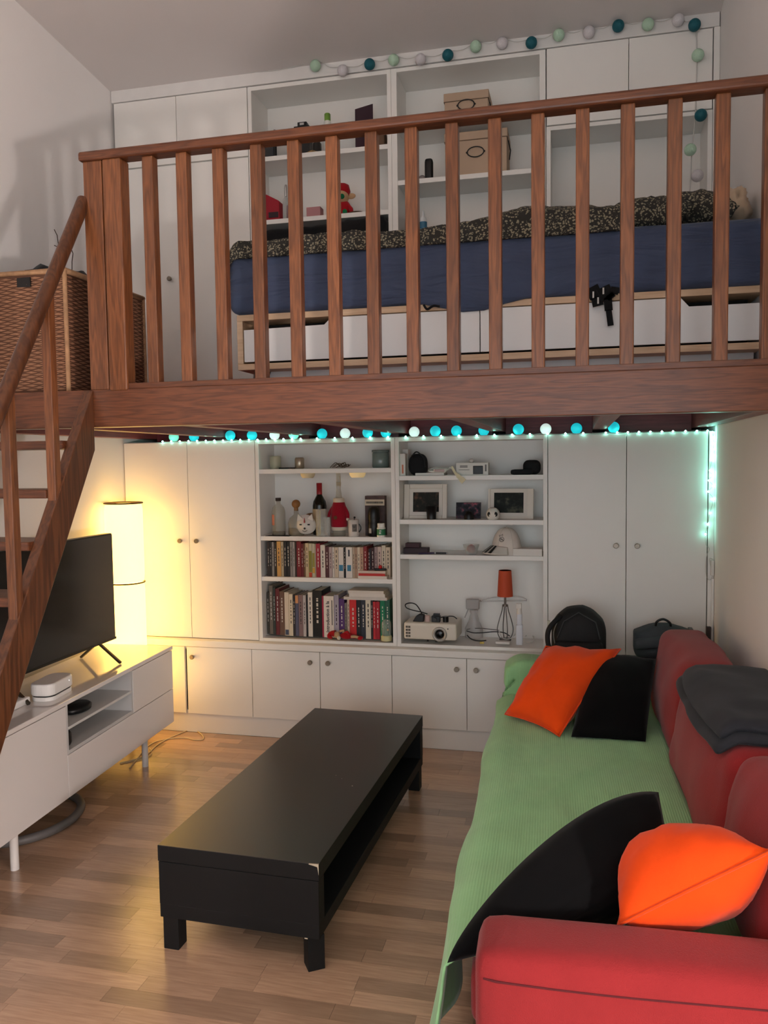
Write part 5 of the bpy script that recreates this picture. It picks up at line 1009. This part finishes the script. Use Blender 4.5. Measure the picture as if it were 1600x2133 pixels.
CM = Vector(dome(.70, .42)); nrm = Vector((CM.x/(w_/2)**2, CM.y/.075**2, CM.z/h**2)).normalized(); cm = Matrix.Translation(CM+nrm*.001) @ Vector((0, 0, 1)).rotation_difference(nrm).to_matrix().to_4x4() @ Matrix.Scale(1.5, 4)
CG = mat('crest_dark', (70, 66, 64), .7)
MB().tube([cm @ Vector((.0085*math.cos(i*.4189), .0085*math.sin(i*.4189)-.003, 0)) for i in range(15)], .0012, 5, True).tube([cm @ Vector(p) for p in ((-.006, .003, 0), (.006, -.009, 0))], .0014, 5).tube([cm @ Vector(p) for p in ((-.005, .008, 0), (-.007, .016, 0), (0, .0125, 0), (.007, .016, 0), (.005, .008, 0))], .0013, 5).tube([cm @ Vector(p) for p in ((-.004, -.006, 0), (0, .002, 0), (.004, -.006, 0))], .0009, 5).obj('crest', CG, cp_)
x, w_, h = at(1062, 1122, 1143, .02, R3); t = thing('white_book', 'white book lying flat beside the baseball cap', 'book', (x+.018, .05, R3)); MB().box(-w_/2, w_/2, -.04, .06, 0, .0015).box(-w_/2, w_/2, -.04, .06, h-.0015, h).box(-w_/2, w_/2, -.04, -.0385, .0015, h-.0015).obj('cover', WC, t, bevel=.0005); MB().box(-w_/2+.003, w_/2-.003, -.0385, .057, .0015, h-.0015).obj('pages', PAGE, t)
# ---- projector
pa, pb = onY(841, 1345, -.02), onY(951, 1345, -.02); pw = pb.x-pa.x; ph = onY(890, 1298, -.02).z-ZB-.018
pj = thing('projector', 'white video projector with a round black lens on the bottom shelf', 'projector', ((pa.x+pb.x)/2, -.02, ZB), -.02); PW = mat('projector_white', (226, 216, 200), .4)
MB().soft(-pw/2, pw/2, 0, .2, .018, .018+ph, .012, 10).obj('body', PW, pj, weld=True)
lp = onY(916, 1321, -.02); lx_, lz_ = lp.x-(pa.x+pb.x)/2, lp.z-ZB; RX = Matrix.Translation((lx_, 0, lz_)) @ Matrix.Rotation(math.pi/2, 4, 'X')
MB().lathe([(.038, -.004), (.041, .004), (.036, .01), (.028, .008), (.026, -.002)], 36, RX).obj('lens_ring', mat('ring_grey', (176, 170, 162), .3, .3), pj); MB().lathe([(.026, -.004), (.025, .003), (.014, .0065), (0, .008)], 30, RX).obj('lens', mat('lens_black', (10, 10, 14), .05), pj)
for r in range(4):
    for c in range(2): MB().box(-pw/2+.012+.014*c, -pw/2+.024+.014*c, -.0012, .0, .018+ph*.14+r*ph*.18, .018+ph*.26+r*ph*.18).obj('vent', mat('vent_dark', (96, 90, 80), .6), pj)
MB().lathe([(.0035, 0), (.003, .001)], 10, Matrix.Translation((lx_+.045, .0, lz_+.03)) @ Matrix.Rotation(math.pi/2, 4, 'X')).obj('sensor', BLACK, pj)
for fx in (-.02, .03): MB().lathe([(.008 if fx > 0 else .004, 0), (.008 if fx > 0 else .004, .02)], 12, Matrix.Translation((fx, .045, 0))).obj('foot', BLACK, pj)
MB().lathe([(.012, 0), (.012, .02)], 12, Matrix.Translation((0, .17, 0))).obj('foot', BLACK, pj)
pz = ZB+.018+ph; X0 = (pa.x+pb.x)/2
def onproj(px): return onY(px, 1295, .02).x
tag(MB().prism([(-.032, 0), (.028, 0), (.032, .038), (.005, .042), (-.014, .03)], -.02, .02).obj('black_wallet', BLACK, None, (onproj(872), .03, pz-.001), bevel=.004), 'small black wallet standing on the projector', 'wallet')
tag(MB().lathe([(.014, 0), (.015, .002), (.015, .03), (.012, .034)], 16).obj('pink_tube', mat('pink_tube', (206, 176, 166), .5), None, (onproj(890), .03, pz-.001)), 'short pale pink tube on the projector', 'tube')
t = thing('compact_camera', 'small black camera on top of the projector', 'camera', (onproj(908), .03, pz-.001)); MB().box(-.024, .024, -.016, .016, 0, .034).obj('body', BLACK, t, bevel=.003); MB().box(-.014, .02, -.012, .012, .034, .046).obj('viewfinder', BLACK, t, bevel=.002); MB().lathe([(.011, 0), (.010, .014)], 18, Matrix.Translation((-.004, -.016, .017)) @ Matrix.Rotation(math.pi/2, 4, 'X')).obj('lens', mat('lens_grey', (60, 60, 60), .2), t)
tag(MB().lathe([(.016, 0), (.016, .032)], 20).lathe([(.0164, .010), (.0164, .014)], 20).obj('black_lens_tube', mat('tube_black', (20, 20, 20), .25), None, (onproj(928), .03, pz-.001)), 'short black cylinder beside the camera on the projector', 'cylinder')
CB = mat('black_cable', (22, 22, 22), .5)
def cable(label, pts_, r_=.0032, m_=CB, name='cable'): tag(MB().tube(smooth(pts_, 6), r_, 6).obj(name, m_), label, 'cable')
cable('black looped cable rising behind the projector', [onY(a, b_, Y_) for a, b_, Y_ in ((890, 1279, .03), (878, 1275, .05), (860, 1271, .06), (847, 1266, .06), (845, 1259, .06), (855, 1256, .06), (866, 1259, .06), (874, 1269, .05), (880, 1280, .04), (886, 1283, .03))])
cable('black cable curling over the projector top from the camera', [onY(a, b_, .06) for a, b_ in ((915, 1287), (930, 1284), (944, 1284), (952, 1289))])
cable('dark cable bundle running from the projector across the shelf', [onY(a, b_, Y_) for a, b_, Y_ in ((972, 1314, .12), (985, 1318, .1), (1005, 1318, .09), (1030, 1316, .09), (1050, 1318, .09), (1062, 1325, .09))], .003)
cable('grey cable lying above the dark bundle on the projector shelf', [onY(a, b_, Y_) for a, b_, Y_ in ((972, 1311, .14), (990, 1309, .14), (1015, 1310, .13), (1040, 1313, .13))], .0025, mat('grey_cable', (92, 86, 82), .5))
cable('short black cable ending in a yellow plug', [onY(a, b_, Y_) for a, b_, Y_ in ((973, 1323, .06), (980, 1330, .05), (990, 1334, .05), (1003, 1335, .05), (1013, 1334, .05))], .0035)
q = onZ(1003, 1341, ZB+.006); tag(MB().soft(-.012, .012, -.006, .006, -.005, .007, .004, 5).obj('yellow_plug', mat('yellow_plug', (204, 180, 90), .5), None, (q.x, max(.02, q.y), ZB+.005), weld=True), 'small yellow plug on the projector shelf', 'plug')
# ---- small lamp with an orange shade and wire base
x, w_, h = at(1035, 1068, 1189, .1, ZB); t = thing('small_lamp', 'small table lamp with an orange shade on a pear-shaped wire base', 'lamp', (x, .12, ZB)); zs1 = at(1035, 1068, 1243, .1, ZB)[2]
MB().lathe([(w_*.5, zs1), (w_*.40, h)], 28).lathe([(w_*.49, zs1), (w_*.39, h)], 28).obj('shade', mat('orange_shade', (196, 78, 44), .7), t); zb1 = at(1035, 1068, 1262, .1, ZB)[2]
MB().cyl((0, 0, zb1-.01), (0, 0, zs1+.01), .006, n=12).obj('stem', mat('lamp_metal', (120, 112, 106), .3, .8), t); MB().lathe([(.016, zb1-.006), (.016, zb1+.004)], 18).obj('collar', MATS['lamp_metal'], t)
for k in range(4):
    a = k*math.pi/2+.35; pr = [(.014, zb1), (.018, zb1*.85), (.032, zb1*.62), (.044, zb1*.36), (.040, zb1*.18), (.028, .012)]
    MB().tube(smooth([(r_*math.cos(a), r_*math.sin(a), z_) for r_, z_ in pr], 4), .0028, 6).obj('wire', mat('wire_grey', (104, 98, 94), .35, .7), t)
MB().lathe([(.03, 0), (.033, .006), (.03, .013)], 24).obj('base_ring', MATS['wire_grey'], t)
x, w_, h = at(1032, 1062, 1329, .03, ZB); tag(box('white_adapter', -w_/2, w_/2, -.02, .02, 0, .014, WC, loc=(x, .045, ZB), bevel=.003), 'flat white adapter before the wire lamp base', 'adapter')
cable('thin white cord looping from the lamp base', [onY(a, b_, Y_) for a, b_, Y_ in ((1040, 1315, .06), (1044, 1325, .05), (1052, 1331, .05), (1064, 1330, .05), (1074, 1322, .07))], .0022, WIRE)
cable('white cord lying at the right end of the projector shelf', [onZ(a, b_, ZB+.004) for a, b_ in ((1094, 1326), (1104, 1320), (1112, 1328), (1108, 1336), (1096, 1338))], .003, WC)
# ---- bottles
x, w_, h = at(1075, 1089, 1254, .03, ZB); t = thing('white_spray', 'slim white spray bottle at the right of the projector shelf', 'spray bottle', (x, .03, ZB)); SPW = mat('spray_white', (218, 220, 226), .35)
MB().soft(-w_/2, w_/2, -.014, .014, 0, h*.48, .006, 8).obj('body', SPW, t, weld=True); MB().soft(-w_*.4, w_*.4, -.011, .011, h*.46, h*.74, .006, 8).obj('shoulder', SPW, t, weld=True); MB().lathe([(w_*.42, h*.72), (w_*.36, h*.8), (w_*.34, h*.86)], 18).obj('collar', WC, t); MB().box(-.018, .012, -.008, .008, h*.84, h*.97).obj('spray_head', WC, t, bevel=.003); MB().box(-.012, -.007, -.004, .004, h*.76, h*.86).obj('trigger', WC, t, bevel=.001)
x, w_, h = at(968, 1006, 1246, .17, ZB); t = thing('clear_trigger_bottle', 'clear plastic trigger spray bottle behind the projector', 'spray bottle', (x, .17, ZB)); CLB = mat('hazy_plastic', (206, 200, 198), .15, alpha=.45)
MB().lathe([(w_*.48, 0), (w_*.5, .006), (w_*.5, h*.22), (w_*.3, h*.42), (w_*.2, h*.6), (w_*.24, h*.7)], 22, sy=.7).obj('body', CLB, t); MB().box(-w_*.42, w_*.3, -.012, .012, h*.72, h*.98).obj('spray_head', mat('head_grey', (170, 164, 160), .4), t, bevel=.005); MB().beam((-w_*.3, 0, h*.72), (-w_*.5, 0, h*.5), .008, .006).obj('trigger', MATS['head_grey'], t)
t = thing('clear_hanger', 'clear plastic clothes hanger leaning behind the orange lamp', 'hanger', (0, 0, 0)); HP = mat('hanger_clear', (222, 216, 212), .15, alpha=.45); Yh = .215
MB().tube(smooth([onY(a, b_, Yh) for a, b_ in ((1000, 1252), (1015, 1247), (1035, 1244), (1058, 1243), (1080, 1243), (1094, 1247), (1098, 1250))], 5), .003, 6).tube([onY(a, b_, Yh) for a, b_ in ((1000, 1253), (1050, 1252), (1098, 1251))], .0028, 6).obj('arms', HP, t)
MB().tube(smooth([onY(a, b_, Yh) for a, b_ in ((1058, 1243), (1058, 1234), (1063, 1229), (1067, 1233))], 5), .002, 6).obj('hook', HP, t)
